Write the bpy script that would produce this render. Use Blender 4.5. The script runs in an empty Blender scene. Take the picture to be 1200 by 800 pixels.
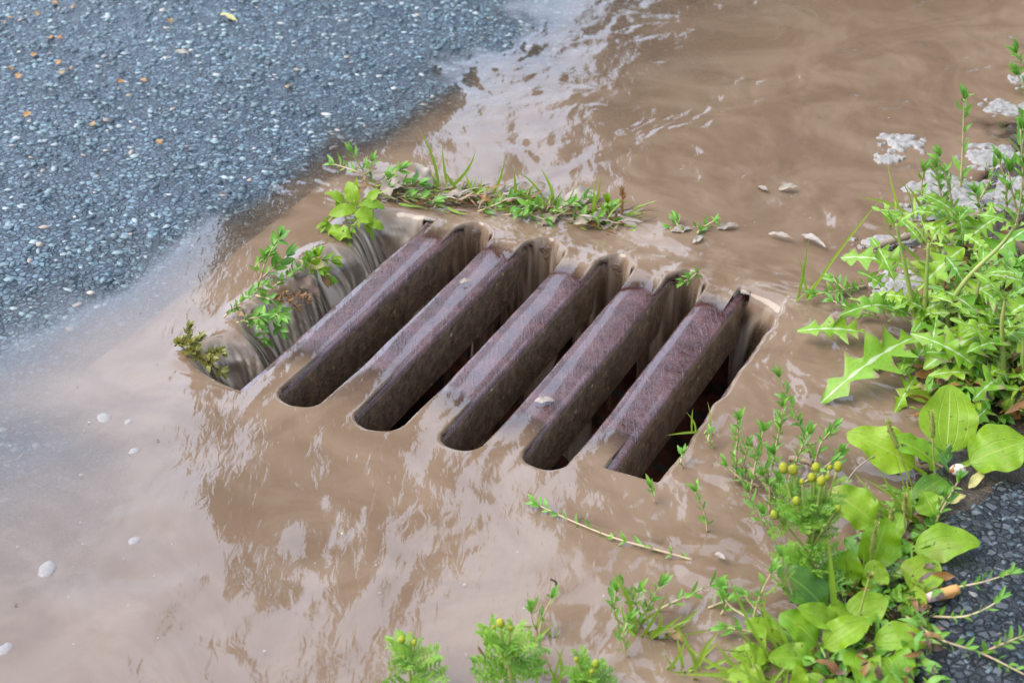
import bpy, math
import numpy as np
R = np.random.default_rng(7)
SC = bpy.context.scene
COL = SC.collection
# ------------------------------------------------------------------ camera geometry
TH, FP, H = math.radians(32.0), 2061.0, 0.88
CAM = np.array([0.0, 0.0, H])
FW = np.array([0, math.cos(TH), -math.sin(TH)]); UPV = np.array([0, math.sin(TH), math.cos(TH)])

def ray(px, py):
    x, y = (px - 600) / FP, -(py - 400) / FP
    return np.array([x, FW[1] + y * UPV[1], FW[2] + y * UPV[2]])
def G(px, py, z=0.006):                       # point at height z seen at a pixel of the photograph
    d = ray(px, py); return CAM + d * ((z - H) / d[2])
def V(px, py, y):                             # point in the upright plane at distance y
    d = ray(px, py); return CAM + d * (y / d[1])
def mpp(p): return float(np.linalg.norm(p - CAM)) / FP   # metres per photo pixel at p
def nrm(a): return a / (np.linalg.norm(a) + 1e-12)

A0 = math.radians(64.0)
O2 = np.array([0.0124, 1.3986])
VV = np.array([math.cos(A0), math.sin(A0)]); UU = np.array([VV[1], -VV[0]])
def uv2xy(u, v): return O2[0] + u * UU[0] + v * VV[0], O2[1] + u * UU[1] + v * VV[1]
def xy2uv(x, y):
    dx, dy = x - O2[0], y - O2[1]
    return dx * UU[0] + dy * UU[1], dx * VV[0] + dy * VV[1]

# ------------------------------------------------------------------ noise
_P = R.permutation(512).astype(np.int64); _P = np.concatenate([_P, _P, _P])
_ga = R.random(512) * 2 * math.pi; _gx, _gy = np.cos(_ga), np.sin(_ga)
def pn(x, y, seed=0):
    x = np.asarray(x, float) + seed * 17.13; y = np.asarray(y, float) + seed * 31.7
    xi, yi = np.floor(x).astype(np.int64), np.floor(y).astype(np.int64)
    xf, yf = x - xi, y - yi
    u = xf ** 3 * (xf * (xf * 6 - 15) + 10); v = yf ** 3 * (yf * (yf * 6 - 15) + 10)
    def g(ix, iy, fx, fy):
        h = _P[(_P[ix & 511] + iy) & 511]
        return _gx[h] * fx + _gy[h] * fy
    a = g(xi, yi, xf, yf); b = g(xi + 1, yi, xf - 1, yf)
    c = g(xi, yi + 1, xf, yf - 1); d = g(xi + 1, yi + 1, xf - 1, yf - 1)
    return 1.5 * ((a + u * (b - a)) + v * ((c + u * (d - c)) - (a + u * (b - a))))
def fbm(x, y, seed=0, o=4, gain=0.5):
    s, a = 0, 1.0
    for i in range(o):
        s = s + a * pn(x * 2 ** i, y * 2 ** i, seed + i * 3); a *= gain
    return s
def ss(a, b, x):
    t = np.clip((x - a) / (b - a), 0, 1); return t * t * (3 - 2 * t)

# ------------------------------------------------------------------ object helpers
def tag(o, label=None, cat=None, group=None, kind=None):
    for k, v in (('label', label), ('category', cat), ('group', group), ('kind', kind)):
        if v: o[k] = v
    return o
def empty(name, loc, label, cat, group=None):
    o = bpy.data.objects.new(name, None); COL.objects.link(o); o.location = tuple(loc)
    o.empty_display_size = 0.02
    return tag(o, label, cat, group)
class MB:
    def __init__(s): s.v, s.f, s.c, s.n, s.mi = [], [], [], 0, []
    def add(s, v, f, c=None, mi=0):
        v = np.asarray(v, float).reshape(-1, 3)
        if c is None: c = np.zeros((len(v), 4))
        c = np.broadcast_to(np.asarray(c, float), (len(v), 4))
        s.v.append(v); s.c.append(c)
        for q in f: s.f.append(tuple(int(i) + s.n for i in q)); s.mi.append(mi)
        s.n += len(v)
    def build(s, name, mat, parent=None, smooth=True, origin=None):
        v = np.concatenate(s.v); c = np.concatenate(s.c)
        if parent is not None: v = v - np.array(parent.location)
        elif origin is not None: v = v - np.asarray(origin)
        me = bpy.data.meshes.new(name); me.from_pydata(v.tolist(), [], s.f)
        a = me.attributes.new('lc', 'FLOAT_COLOR', 'POINT'); a.data.foreach_set('color', c.ravel())
        mats = mat if isinstance(mat, (list, tuple)) else [mat]
        for m in mats: me.materials.append(m)
        if len(mats) > 1: me.polygons.foreach_set('material_index', s.mi)
        me.polygons.foreach_set('use_smooth', [smooth] * len(me.polygons)); me.update()
        o = bpy.data.objects.new(name, me); COL.objects.link(o)
        if parent is not None: o.parent = parent
        elif origin is not None: o.location = tuple(origin)
        return o
def grid_obj(name, X, Y, Z, mats, attrs=None, keep=None, extra=None, midx=None):
    ni, nj = X.shape
    v = np.stack([X, Y, Z], -1).reshape(-1, 3)
    i, j = np.meshgrid(np.arange(ni - 1), np.arange(nj - 1), indexing='ij')
    a = i * nj + j
    f = np.stack([a, a + nj, a + nj + 1, a + 1], -1).reshape(-1, 4)
    if keep is not None:
        k = keep[:-1, :-1] & keep[1:, :-1] & keep[:-1, 1:] & keep[1:, 1:]
        f = f[k.ravel()]
    col = np.zeros((len(v), 4)) if attrs is None else attrs.reshape(-1, 4)
    mi = np.zeros(len(f), int)
    sizes = np.full(len(f), 4)
    flat = f.ravel()
    if extra is not None:
        ev, ef, ec = extra
        flat = np.concatenate([flat, (ef + len(v)).ravel()])
        sizes = np.concatenate([sizes, np.full(len(ef), ef.shape[1])])
        mi = np.concatenate([mi, np.ones(len(ef), int)])
        v = np.concatenate([v, ev]); col = np.concatenate([col, ec])
    me = bpy.data.meshes.new(name)
    me.vertices.add(len(v)); me.vertices.foreach_set('co', v.ravel())
    me.loops.add(len(flat)); me.loops.foreach_set('vertex_index', flat.astype(np.int32))
    me.polygons.add(len(sizes))
    st = np.concatenate([[0], np.cumsum(sizes)[:-1]])
    me.polygons.foreach_set('loop_start', st.astype(np.int32))
    me.polygons.foreach_set('material_index', mi.astype(np.int32))
    me.polygons.foreach_set('use_smooth', np.ones(len(sizes), bool))
    at = me.attributes.new('lc', 'FLOAT_COLOR', 'POINT'); at.data.foreach_set('color', col.ravel())
    for m in mats: me.materials.append(m)
    me.update(calc_edges=True); me.validate()
    o = bpy.data.objects.new(name, me); COL.objects.link(o)
    return o

# ------------------------------------------------------------------ material helpers
class NT:
    def __init__(s, name):
        s.m = bpy.data.materials.new(name); s.m.use_nodes = True
        s.t = s.m.node_tree; s.t.nodes.clear()
    def n(s, typ, **kw):
        nd = s.t.nodes.new(typ)
        for k, v in kw.items():
            if k.startswith('_'): setattr(nd, k[1:], v)
            else:
                key = int(k[1:]) if k[0] == 'i' and k[1:].isdigit() else k.replace('__', ' ')
                s.put(nd.inputs[key], v)
        return nd
    def put(s, sock, v):
        if isinstance(v, bpy.types.NodeSocket): s.t.links.new(v, sock)
        elif isinstance(v, (tuple, list)) and len(v) == 3 and sock.type == 'RGBA': sock.default_value = (*v, 1)
        else: sock.default_value = v
    def math(s, op, a, b=0.0, c=None, clamp=False):
        nd = s.t.nodes.new('ShaderNodeMath'); nd.operation = op; nd.use_clamp = clamp
        s.put(nd.inputs[0], a); s.put(nd.inputs[1], b)
        if c is not None: s.put(nd.inputs[2], c)
        return nd.outputs[0]
    def ramp(s, x, lo, hi, a=0.0, b=1.0):
        nd = s.t.nodes.new('ShaderNodeMapRange'); nd.interpolation_type = 'SMOOTHSTEP'
        for i, v in enumerate((x, lo, hi, a, b)): s.put(nd.inputs[i], v)
        return nd.outputs[0]
    def mix(s, f, a, b, mode='MIX'):
        nd = s.t.nodes.new('ShaderNodeMix'); nd.data_type = 'RGBA'; nd.blend_type = mode
        s.put(nd.inputs[0], f); s.put(nd.inputs[6], a); s.put(nd.inputs[7], b); return nd.outputs[2]
    def cr(s, x, stops, interp='LINEAR'):
        nd = s.t.nodes.new('ShaderNodeValToRGB'); e = nd.color_ramp.elements; nd.color_ramp.interpolation = interp
        while len(e) < len(stops): e.new(0.5)
        for k, (p, c) in enumerate(stops): e[k].position = p; e[k].color = (*c, 1)
        s.put(nd.inputs[0], x); return nd.outputs[0]
    def lc(s):
        a = s.n('ShaderNodeAttribute', _attribute_name='lc')
        sp = s.n('ShaderNodeSeparateColor', i0=a.outputs[0])
        return sp.outputs[0], sp.outputs[1], sp.outputs[2], a.outputs[3]
    def pos(s): return s.n('ShaderNodeNewGeometry').outputs[0]
    def noise(s, scale, detail=3, vec=None, rough=0.5, dist=0.0):
        nd = s.n('ShaderNodeTexNoise', Scale=scale, Detail=detail, Roughness=rough, Distortion=dist)
        s.put(nd.inputs['Vector'], vec if vec is not None else s.pos()); return nd.outputs[0]
    def out(s, sh, disp=None):
        o = s.n('ShaderNodeOutputMaterial'); s.put(o.inputs[0], sh); return s.m
    def bump(s, h, dist, strength=1.0, nrml=None):
        nd = s.n('ShaderNodeBump', Strength=strength, Distance=dist, Height=h)
        if nrml is not None: s.put(nd.inputs['Normal'], nrml)
        return nd.outputs[0]

def leaf_mat(name, base, alt, vein, veinw=0.05, rough=0.38, trans=0.3, spots=0.0, veins=0, spotcol=(0.10, 0.05, 0.015), edge=None, dry=0.0, bump=0.0006):
    t = NT(name); r, g, b, a = t.lc()
    tt = t.math('MULTIPLY', t.math('SUBTRACT', g, 0.5), 2.0)
    at = t.math('ABSOLUTE', tt)
    nz = t.noise(70, 4); nz2 = t.noise(300, 2)
    c = t.mix(r, base, alt)
    c = t.mix(t.ramp(nz, 0.35, 0.7, 0, 0.45), c, alt)
    c = t.mix(t.ramp(nz2, 0.3, 0.75, 0.0, 0.25), c, tuple(x * 0.55 for x in base))
    c = t.mix(t.ramp(t.noise(28, 4, rough=0.6), 0.56, 0.72, 0, 0.5), c, (0.30, 0.27, 0.07))
    c = t.mix(t.ramp(t.noise(480, 2), 0.68, 0.74, 0, 0.35), c, (0.20, 0.15, 0.10))
    h = t.math('MULTIPLY', nz2, 0.4)
    if veins:
        w = t.math('ABSOLUTE', t.math('SINE', t.math('MULTIPLY', at, veins * math.pi)))
        vm = t.math('MULTIPLY', t.ramp(w, 0.0, 0.35, 1, 0), t.ramp(at, 0.15, 0.95, 1, 0.2))
        c = t.mix(t.math('MULTIPLY', vm, 0.5), c, vein)
        pk = t.n('ShaderNodeTexVoronoi', Scale=150.0, Vector=t.pos()).outputs[0]
        h = t.math('ADD', t.math('MULTIPLY', vm, -0.8), t.math('MULTIPLY', pk, 0.55))
    mid = t.ramp(at, veinw * 0.5, veinw * 1.6, 1, 0)
    c = t.mix(t.math('MULTIPLY', mid, 0.8), c, vein)
    if edge: c = t.mix(t.math('MULTIPLY', t.ramp(at, 0.7, 1.0), t.ramp(nz, 0.42, 0.6)), c, edge)
    if dry: c = t.mix(t.math('MULTIPLY', t.ramp(b, 0.6, 1.0), dry), c, (0.30, 0.20, 0.07))
    if spots:
        sp = t.ramp(t.noise(120, 3, rough=0.7), 0.66 - 0.1 * spots, 0.72 - 0.1 * spots)
        c = t.mix(sp, c, spotcol)
    nb = t.bump(h, bump, 0.8)
    p = t.n('ShaderNodeBsdfPrincipled', Base__Color=c, Roughness=rough, Normal=nb)
    tr = t.n('ShaderNodeBsdfTranslucent', Color=t.mix(0.5, c, alt), Normal=nb)
    mx = t.n('ShaderNodeMixShader', i0=trans, i1=p.outputs[0], i2=tr.outputs[0])
    return t.out(mx.outputs[0])
def plain(name, base, alt, rough=0.5, sc=200, bump=0.0004, spec=0.5):
    t = NT(name); r, g, b, a = t.lc(); nz = t.noise(sc, 4, rough=0.65)
    c = t.mix(t.ramp(nz, 0.3, 0.7), base, alt); c = t.mix(t.math('MULTIPLY', r, 0.5), c, alt)
    p = t.n('ShaderNodeBsdfPrincipled', Base__Color=c, Roughness=rough, Normal=t.bump(nz, bump))
    return t.out(p.outputs[0])

# --- leaves
M_PLANT = leaf_mat('plantain_leaf', (0.15, 0.34, 0.008), (0.30, 0.46, 0.015), (0.40, 0.52, 0.08), 0.04, 0.46, 0.32, 0.16, 3)
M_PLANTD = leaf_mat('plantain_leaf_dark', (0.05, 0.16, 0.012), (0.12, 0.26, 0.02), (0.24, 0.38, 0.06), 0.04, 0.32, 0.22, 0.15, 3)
M_THIS = leaf_mat('thistle_leaf', (0.10, 0.29, 0.018), (0.28, 0.47, 0.022), (0.60, 0.68, 0.42), 0.075, 0.42, 0.28, 0.25, 0, (0.16, 0.08, 0.05), (0.26, 0.12, 0.12), 0.0)
M_KNOT = leaf_mat('knotgrass_leaf', (0.10, 0.30, 0.035), (0.23, 0.45, 0.05), (0.36, 0.5, 0.2), 0.04, 0.42, 0.3)
M_GRASS = leaf_mat('grass_blade', (0.17, 0.33, 0.02), (0.34, 0.48, 0.04), (0.36, 0.5, 0.08), 0.08, 0.36, 0.32, dry=0.35)
M_FEATH = leaf_mat('feathery_leaf', (0.12, 0.30, 0.02), (0.24, 0.43, 0.03), (0.26, 0.4, 0.08), 0.04, 0.45, 0.3)
M_DEAD = leaf_mat('dead_leaf', (0.26, 0.195, 0.14), (0.40, 0.34, 0.28), (0.36, 0.27, 0.2), 0.04, 0.45, 0.15, 0.3)
M_BROWN = leaf_mat('brown_leaf', (0.20, 0.09, 0.03), (0.34, 0.17, 0.05), (0.3, 0.18, 0.09), 0.05, 0.45, 0.15, 0.3)
M_YELL = leaf_mat('yellow_leaf', (0.50, 0.42, 0.10), (0.58, 0.52, 0.2), (0.6, 0.55, 0.3), 0.05, 0.4, 0.25, 0.2)
M_STEM = plain('green_stem', (0.22, 0.32, 0.05), (0.42, 0.40, 0.12), 0.42, 120)
M_STEMP = plain('pale_stem', (0.46, 0.44, 0.20), (0.52, 0.33, 0.22), 0.45, 120)
M_TSTEM = plain('thistle_stem', (0.20, 0.36, 0.05), (0.38, 0.36, 0.12), 0.42, 60)
M_SPIKE = plain('flower_spike', (0.38, 0.46, 0.06), (0.36, 0.36, 0.09), 0.6, 900, 0.002)
M_HEAD = plain('flower_cone', (0.31, 0.36, 0.012), (0.46, 0.43, 0.014), 0.5, 1500, 0.0012)
M_HEADG = plain('green_flower_cone', (0.28, 0.38, 0.015), (0.42, 0.46, 0.02), 0.5, 1500, 0.0012)
M_BRACT = plain('green_bract', (0.13, 0.26, 0.03), (0.26, 0.36, 0.06), 0.5, 400)
M_WOOD = plain('weathered_twig', (0.36, 0.26, 0.16), (0.18, 0.11, 0.06), 0.6, 160, 0.001)
M_TWIGD = plain('dark_twig', (0.05, 0.03, 0.02), (0.14, 0.08, 0.05), 0.5, 160, 0.001)
M_MAT = plain('pale_scum', (0.14, 0.12, 0.10), (0.37, 0.34, 0.31), 0.5, 130, 0.003)

# --- asphalt
def asphalt(name, dark, lo, hi, rough=0.3):
    t = NT(name); p = t.pos()
    vo = t.n('ShaderNodeTexVoronoi', Scale=150.0, Vector=p, _feature='F1')
    ve = t.n('ShaderNodeTexVoronoi', Scale=150.0, Vector=p, _feature='DISTANCE_TO_EDGE')
    sp = t.n('ShaderNodeSeparateColor', i0=vo.outputs['Color'])
    st = t.cr(sp.outputs[0], [(0.0, dark), (0.45, lo), (0.8, hi), (1.0, tuple(x * 1.9 for x in hi))])
    e = t.ramp(ve.outputs[0], 0.02, 0.16)
    big = t.noise(9, 4)
    c = t.mix(e, tuple(x * 0.6 for x in dark), st)
    c = t.mix(t.ramp(big, 0.35, 0.65, 0, 0.35), c, dark)
    nf = t.noise(700, 3)
    h = t.math('ADD', t.math('MULTIPLY', t.math('MULTIPLY', e, sp.outputs[1]), 1.0), t.math('MULTIPLY', nf, 0.35))
    b = t.n('ShaderNodeBsdfPrincipled', Base__Color=c, Roughness=t.ramp(nf, 0.3, 0.7, rough * 0.6, rough * 1.4), Normal=t.bump(h, 0.0035))
    return t.out(b.outputs[0])
M_ROAD = asphalt('wet_asphalt', (0.012, 0.024, 0.040), (0.036, 0.068, 0.092), (0.085, 0.132, 0.158), 0.2)
M_PAVE = asphalt('wet_pavement', (0.016, 0.018, 0.024), (0.03, 0.034, 0.042), (0.075, 0.08, 0.09), 0.26)
def chips(name, k=1.0):
    t = NT(name); r, g, b, a = t.lc()
    c = t.cr(r, [(0.0, (0.03 * k, 0.037 * k, 0.046 * k)), (0.35, (0.052 * k, 0.088 * k, 0.108 * k)), (0.62, (0.088 * k, 0.142 * k, 0.160 * k)),
                 (0.80, (0.17 * k, 0.235 * k, 0.245 * k)), (0.95, (0.30 * k, 0.33 * k, 0.33 * k)), (0.98, (0.30 * k, 0.22 * k, 0.16 * k)), (1.0, (0.52 * k, 0.52 * k, 0.5 * k))])
    nz = t.noise(900, 3)
    c = t.mix(t.ramp(nz, 0.35, 0.7, 0, 0.5), c, t.mix(0.5, c, (0.03, 0.03, 0.035)))
    c = t.mix(t.ramp(t.noise(5, 5, rough=0.65), 0.40, 0.62, 0, 0.45), c, t.mix(0.75, c, (0.05, 0.055, 0.06)))
    p = t.n('ShaderNodeBsdfPrincipled', Base__Color=c, Roughness=t.ramp(nz, 0.3, 0.7, 0.15, 0.4), Normal=t.bump(nz, 0.0008))
    return t.out(p.outputs[0])
M_CHIP = chips('stone_chip', 1.45); M_CHIPD = chips('dark_stone_chip', 0.7)

# --- soil
t = NT('wet_soil'); nz = t.noise(60, 6, rough=0.7); nz2 = t.noise(260, 3)
c = t.cr(nz, [(0.3, (0.018, 0.012, 0.008)), (0.55, (0.06, 0.04, 0.025)), (0.75, (0.13, 0.09, 0.06))])
M_SOIL = t.out(t.n('ShaderNodeBsdfPrincipled', Base__Color=c, Roughness=t.ramp(nz2, 0.3, 0.7, 0.25, 0.7), Normal=t.bump(t.math('ADD', nz, nz2), 0.004)).outputs[0])

# --- metal
t = NT('wet_cast_iron'); p = t.pos()
gm = t.n('ShaderNodeNewGeometry'); nzv = t.n('ShaderNodeSeparateXYZ', i0=gm.outputs[3]).outputs[2]
def rot(a, sx, sy):
    mp = t.n('ShaderNodeMapping', Vector=p); mp.inputs['Rotation'].default_value = (0, 0, a); mp.inputs['Scale'].default_value = (sx, sy, 1); return mp.outputs[0]
s1 = t.noise(1, 4, rot(0.5, 420, 28), 0.6, 0.4); s2 = t.noise(1, 4, rot(2.2, 420, 28), 0.6, 0.4)
big = t.noise(34, 5, rough=0.6); fine = t.noise(600, 3)
top = t.mix(t.ramp(big, 0.35, 0.68), (0.052, 0.015, 0.012), (0.112, 0.041, 0.037))
sc = t.math('MAXIMUM', t.ramp(s1, 0.56, 0.72), t.ramp(s2, 0.58, 0.74))
top = t.mix(t.math('MULTIPLY', sc, 0.16), top, (0.17, 0.125, 0.145))
side = t.mix(t.ramp(t.noise(90, 5, rough=0.7), 0.35, 0.7), (0.070, 0.040, 0.020), (0.20, 0.122, 0.066))
vo = t.n('ShaderNodeTexVoronoi', Scale=120.0, Vector=p)
cc = t.n('ShaderNodeSeparateColor', i0=vo.outputs['Color'])
spk = t.math('MULTIPLY', t.ramp(vo.outputs[0], 0.16, 0.30, 1, 0), t.ramp(cc.outputs[0], 0.78, 0.82))
spk = t.math('MULTIPLY', spk, t.ramp(t.noise(25, 2), 0.44, 0.56))
side = t.mix(spk, side, t.cr(cc.outputs[1], [(0, (0.45, 0.30, 0.08)), (0.5, (0.30, 0.34, 0.06)), (0.9, (0.5, 0.36, 0.2)), (1, (0.45, 0.12, 0.02))]))
c = t.mix(t.ramp(nzv, 0.35, 0.6), side, top)
hh = t.math('ADD', t.math('MULTIPLY', sc, 0.40), t.math('ADD', t.math('MULTIPLY', big, 1.6), t.math('MULTIPLY', fine, 0.3)))
hh = t.math('ADD', hh, t.math('MULTIPLY', t.noise(170, 4, rough=0.7), t.ramp(nzv, 0.35, 0.6, 3.2, 0.3)))
pb = t.n('ShaderNodeBsdfPrincipled', Base__Color=c, Roughness=t.math('ADD', t.ramp(big, 0.3, 0.7, 0.14, 0.3), t.ramp(nzv, 0.35, 0.6, 0.25, 0.0)), Normal=t.bump(hh, 0.0016, 0.7))
pb.inputs['Specular IOR Level'].default_value = 0.9; pb.inputs['Coat Weight'].default_value = 0.5; pb.inputs['Coat Roughness'].default_value = 0.05; pb.inputs['Coat IOR'].default_value = 1.6
M_IRON = t.out(pb.outputs[0])

# --- brick shaft
t = NT('wet_brick')
tc = t.n('ShaderNodeTexCoord'); sx = t.n('ShaderNodeSeparateXYZ', i0=tc.outputs['Object'])
cb = t.n('ShaderNodeCombineXYZ', i0=t.math('ADD', sx.outputs[0], sx.outputs[1]), i1=sx.outputs[2])
br = t.n('ShaderNodeTexBrick', Vector=cb.outputs[0], Color1=(0.22, 0.07, 0.045), Color2=(0.13, 0.05, 0.035), Mortar=(0.09, 0.08, 0.07), Scale=1.0)
br.inputs['Brick Width'].default_value = 0.11; br.inputs['Row Height'].default_value = 0.04; br.inputs['Mortar Size'].default_value = 0.005
nz = t.noise(50, 5)
M_BRICK = t.out(t.n('ShaderNodeBsdfPrincipled', Base__Color=t.mix(t.ramp(nz, 0.4, 0.7), br.outputs[0], (0.04, 0.03, 0.02)), Roughness=0.3, Normal=t.bump(nz, 0.004)).outputs[0])

# --- water
t = NT('muddy_water'); al, foam, st, a = t.lc(); p = t.pos()
mud = t.mix(t.ramp(t.noise(7, 6, rough=0.62, dist=1.6), 0.35, 0.65), (0.178, 0.114, 0.071), (0.230, 0.156, 0.102))
mud = t.mix(t.math('MULTIPLY', st, 0.9), mud, (0.15, 0.10, 0.06))
mud = t.mix(foam, mud, (0.70, 0.61, 0.50))  # froth colour, also carries the painted highlights of the falls
mp = t.n('ShaderNodeMapping', Vector=p); mp.inputs['Rotation'].default_value = (0, 0, 0.5); mp.inputs['Scale'].default_value = (1, 0.35, 1)
hb = t.noise(110, 3, mp.outputs[0], 0.5, 0.6)
nb = t.bump(hb, 0.0010, 0.26)
df = t.n('ShaderNodeBsdfDiffuse', Color=mud, Normal=nb); tp = t.n('ShaderNodeBsdfTransparent', Color=(0.97, 0.96, 0.94))
body = t.n('ShaderNodeMixShader', i0=al, i1=tp.outputs[0], i2=df.outputs[0])
gl = t.n('ShaderNodeBsdfGlossy', Color=(1, 1, 1), Roughness=0.055, Normal=nb)
fr = t.n('ShaderNodeFresnel', IOR=1.5, Normal=nb); ff = t.math('MULTIPLY', fr.outputs[0], t.ramp(al, 0.0, 0.16))
M_WATER = t.out(t.n('ShaderNodeMixShader', i0=ff, i1=body.outputs[0], i2=gl.outputs[0]).outputs[0])
# --- bubble
t = NT('foam_bubble')
M_FOAM = t.out(t.n('ShaderNodeBsdfPrincipled', Base__Color=t.mix(t.noise(900, 2), (0.40, 0.37, 0.35), (0.6, 0.57, 0.55)), Roughness=0.2, Alpha=0.42).outputs[0])

# ------------------------------------------------------------------ terrain
L0 = 0.006
_w = np.array([G(*q)[:2] for q in ((700, -60), (600, 0), (430, 130), (250, 245), (130, 300), (0, 360), (-200, 450))])
_wl_d = nrm(_w[-1] - _w[0]); _wl_n = np.array([_wl_d[1], -_wl_d[0]])
if _wl_n @ (G(0, 0)[:2] - _w[0]) < 0: _wl_n = -_wl_n
_wt = (_w - _w[0]) @ _wl_d; _wo = (_w - _w[0]) @ _wl_n
def road_s(x, y):
    tx, ty = x - _w[0][0], y - _w[0][1]
    tt = tx * _wl_d[0] + ty * _wl_d[1]; nn = tx * _wl_n[0] + ty * _wl_n[1]
    return nn - np.interp(tt, _wt, _wo)
def z_road(x, y):
    s = road_s(x, y)
    z = L0 + 0.031 * s + 0.0016 * fbm(x * 7, y * 7, 3, 3)
    z = np.clip(z, -0.034, 0.09)
    u, v = xy2uv(x, y)
    z = z - 0.006 * ss(0.10, 0.0, np.maximum(np.abs(u + 0.05) - 0.28, np.abs(v) - 0.24))
    return z
def edge_fn(pix):
    p = np.array([G(*q, 0.012)[:2] for q in pix]); o = np.argsort(p[:, 1]); p = p[o]
    return lambda y: np.interp(y, p[:, 1], p[:, 0])
PE = edge_fn(((1055, 1100), (1050, 830), (1068, 730), (1078, 660), (1120, 605), (1195, 556), (1330, 500), (1900, 430)))
def z_pave(x, y):
    e = x - PE(y) + 0.02 * fbm(x * 18, y * 18, 5, 3)
    return -0.03 + 0.048 * ss(-0.035, 0.018, e) + 0.02 * np.clip(e, 0, 1) * 0.6 + 0.0015 * fbm(x * 20, y * 20, 8, 3)
SE = edge_fn(((860, 1000), (945, 800), (985, 690), (1015, 610), (1075, 525), (1100, 440), (1105, 380), (1075, 300), (1095, 240), (1140, 180), (1195, 120), (1230, 40), (1300, -60), (1300, -300)))
def z_soil(x, y):
    e = x - SE(y) + 0.05 * fbm(x * 9, y * 9, 15, 4)
    return -0.03 + 0.042 * ss(-0.05, 0.06, e) + 0.03 * ss(0.05, 0.6, e) + 0.006 * fbm(x * 30, y * 30, 21, 4)
def z_solid(x, y): return np.maximum(np.maximum(z_road(x, y), z_pave(x, y) - 0.03 * (x < PE(y) - 0.05)), z_soil(x, y))

def axis(core, fine, ranges):
    """graded 1-D grid: core=(a,b,step) then outward with steps growing to the limits"""
    a, b, h = core
    pts = list(np.arange(a, b + h / 2, h))
    for (lim, step) in fine:
        pass
    x = pts[-1]; st = h
    hi, lo = [], []
    while x < ranges[1]:
        st = min(st * 1.08, ranges[2] if x < ranges[3] else 1e9); x += st; hi.append(x)
    x = pts[0]; st = h
    while x > ranges[0]:
        st = min(st * 1.08, ranges[2] if x > -ranges[3] else 1e9); x -= st; lo.append(x)
    return np.array(lo[::-1] + pts + hi)

# ---- stone chips set in the asphalt
_ico = None
def chip_field(n, region, zf, seed, size=(0.0022, 0.0052)):
    rg = np.random.default_rng(seed)
    px = rg.uniform(region[0], region[1], n * 3); py = rg.uniform(region[2], region[3], n * 3)
    return px, py, rg
def chips_mesh(x, y, z, rg, s0, s1):
    base = np.array([[0, 0, 1], [.9, 0, .45], [.28, .86, .45], [-.73, .53, .45], [-.73, -.53, .45], [.28, -.86, .45],
                     [.95, .3, -.35], [0, 1, -.35], [-1, 0, -.35], [-.3, -.95, -.35], [.7, -.7, -.35]], float)
    f = np.array([[0, 1, 2], [0, 2, 3], [0, 3, 4], [0, 4, 5], [0, 5, 1], [1, 6, 2], [2, 6, 7], [2, 7, 3], [3, 7, 8], [3, 8, 4], [4, 8, 9], [4, 9, 5], [5, 9, 10], [5, 10, 1], [1, 10, 6]])
    n = len(x); nb = len(base)
    jit = base[None] + rg.normal(0, 0.16, (n, nb, 3))
    s = s0 + (s1 - s0) * rg.random(n) ** 1.8
    asp = rg.uniform(0.65, 1.35, n); fl = rg.uniform(0.35, 0.6, n); an = rg.uniform(0, 6.28, n)
    lx = jit[..., 0] * (s * asp)[:, None]; ly = jit[..., 1] * (s / asp)[:, None]; lz = jit[..., 2] * (s * fl)[:, None]
    X = lx * np.cos(an)[:, None] - ly * np.sin(an)[:, None] + x[:, None]
    Y = lx * np.sin(an)[:, None] + ly * np.cos(an)[:, None] + y[:, None]
    Z = lz + z[:, None]
    v = np.stack([X, Y, Z], -1).reshape(-1, 3)
    ff = (f[None] + (np.arange(n) * nb)[:, None, None]).reshape(-1, 3)
    c = np.zeros((n, nb, 4)); c[..., 0] = rg.random(n)[:, None]; c[..., 1] = rg.random(n)[:, None]
    return v, ff, c.reshape(-1, 4)

# road sheet
us = axis((-0.34, 0.24, 0.006), (), (-70, 70, 0.02, 1.6)); vs = axis((-0.28, 0.28, 0.006), (), (-70, 70, 0.02, 1.6))
UG, VG = np.meshgrid(us, vs, indexing='ij'); X, Y = uv2xy(UG, VG); Z = z_road(X, Y)
hole = (UG > -0.310) & (UG < 0.215) & (VG > -0.222) & (VG < 0.222)
rg = np.random.default_rng(3)
cx = rg.uniform(-1.35, 0.55, 85000); cy = rg.uniform(1.15, 3.0, 85000)
sd = road_s(cx, cy); cu, cv = xy2uv(cx, cy); k = (sd > -0.22) & (sd < 0.95) & ~((cu > -0.33) & (cu < 0.25) & (np.abs(cv) < 0.25)); cx, cy = cx[k], cy[k]
cz = z_road(cx, cy) + rg.uniform(-0.0022, -0.0004, len(cx))
ro = grid_obj('road', X, Y, Z, [M_ROAD, M_CHIP], keep=~hole, extra=chips_mesh(cx, cy, cz, rg, 0.0015, 0.0054)); ro['kind'] = 'structure'
# pavement
xs = np.concatenate([np.arange(0.2, 0.75, 0.006), np.geomspace(0.756, 12, 50)]); ys = np.concatenate([-np.geomspace(0.1, 12, 30)[::-1] + 0.6, np.arange(0.6, 1.6, 0.006), np.geomspace(1.61, 9, 40)])
X, Y = np.meshgrid(xs, ys, indexing='ij'); Z = z_pave(X, Y)
cx = rg.uniform(0.2, 0.8, 16000); cy = rg.uniform(0.85, 1.6, 16000); k = (cx > PE(cy) - 0.01); cx, cy = cx[k], cy[k]
po = grid_obj('pavement', X, Y, Z, [M_PAVE, M_CHIPD], keep=Z > -0.016, extra=chips_mesh(cx, cy, z_pave(cx, cy) + rg.uniform(-0.0028, -0.0004, len(cx)), rg, 0.0016, 0.0042)); po['kind'] = 'structure'
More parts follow.
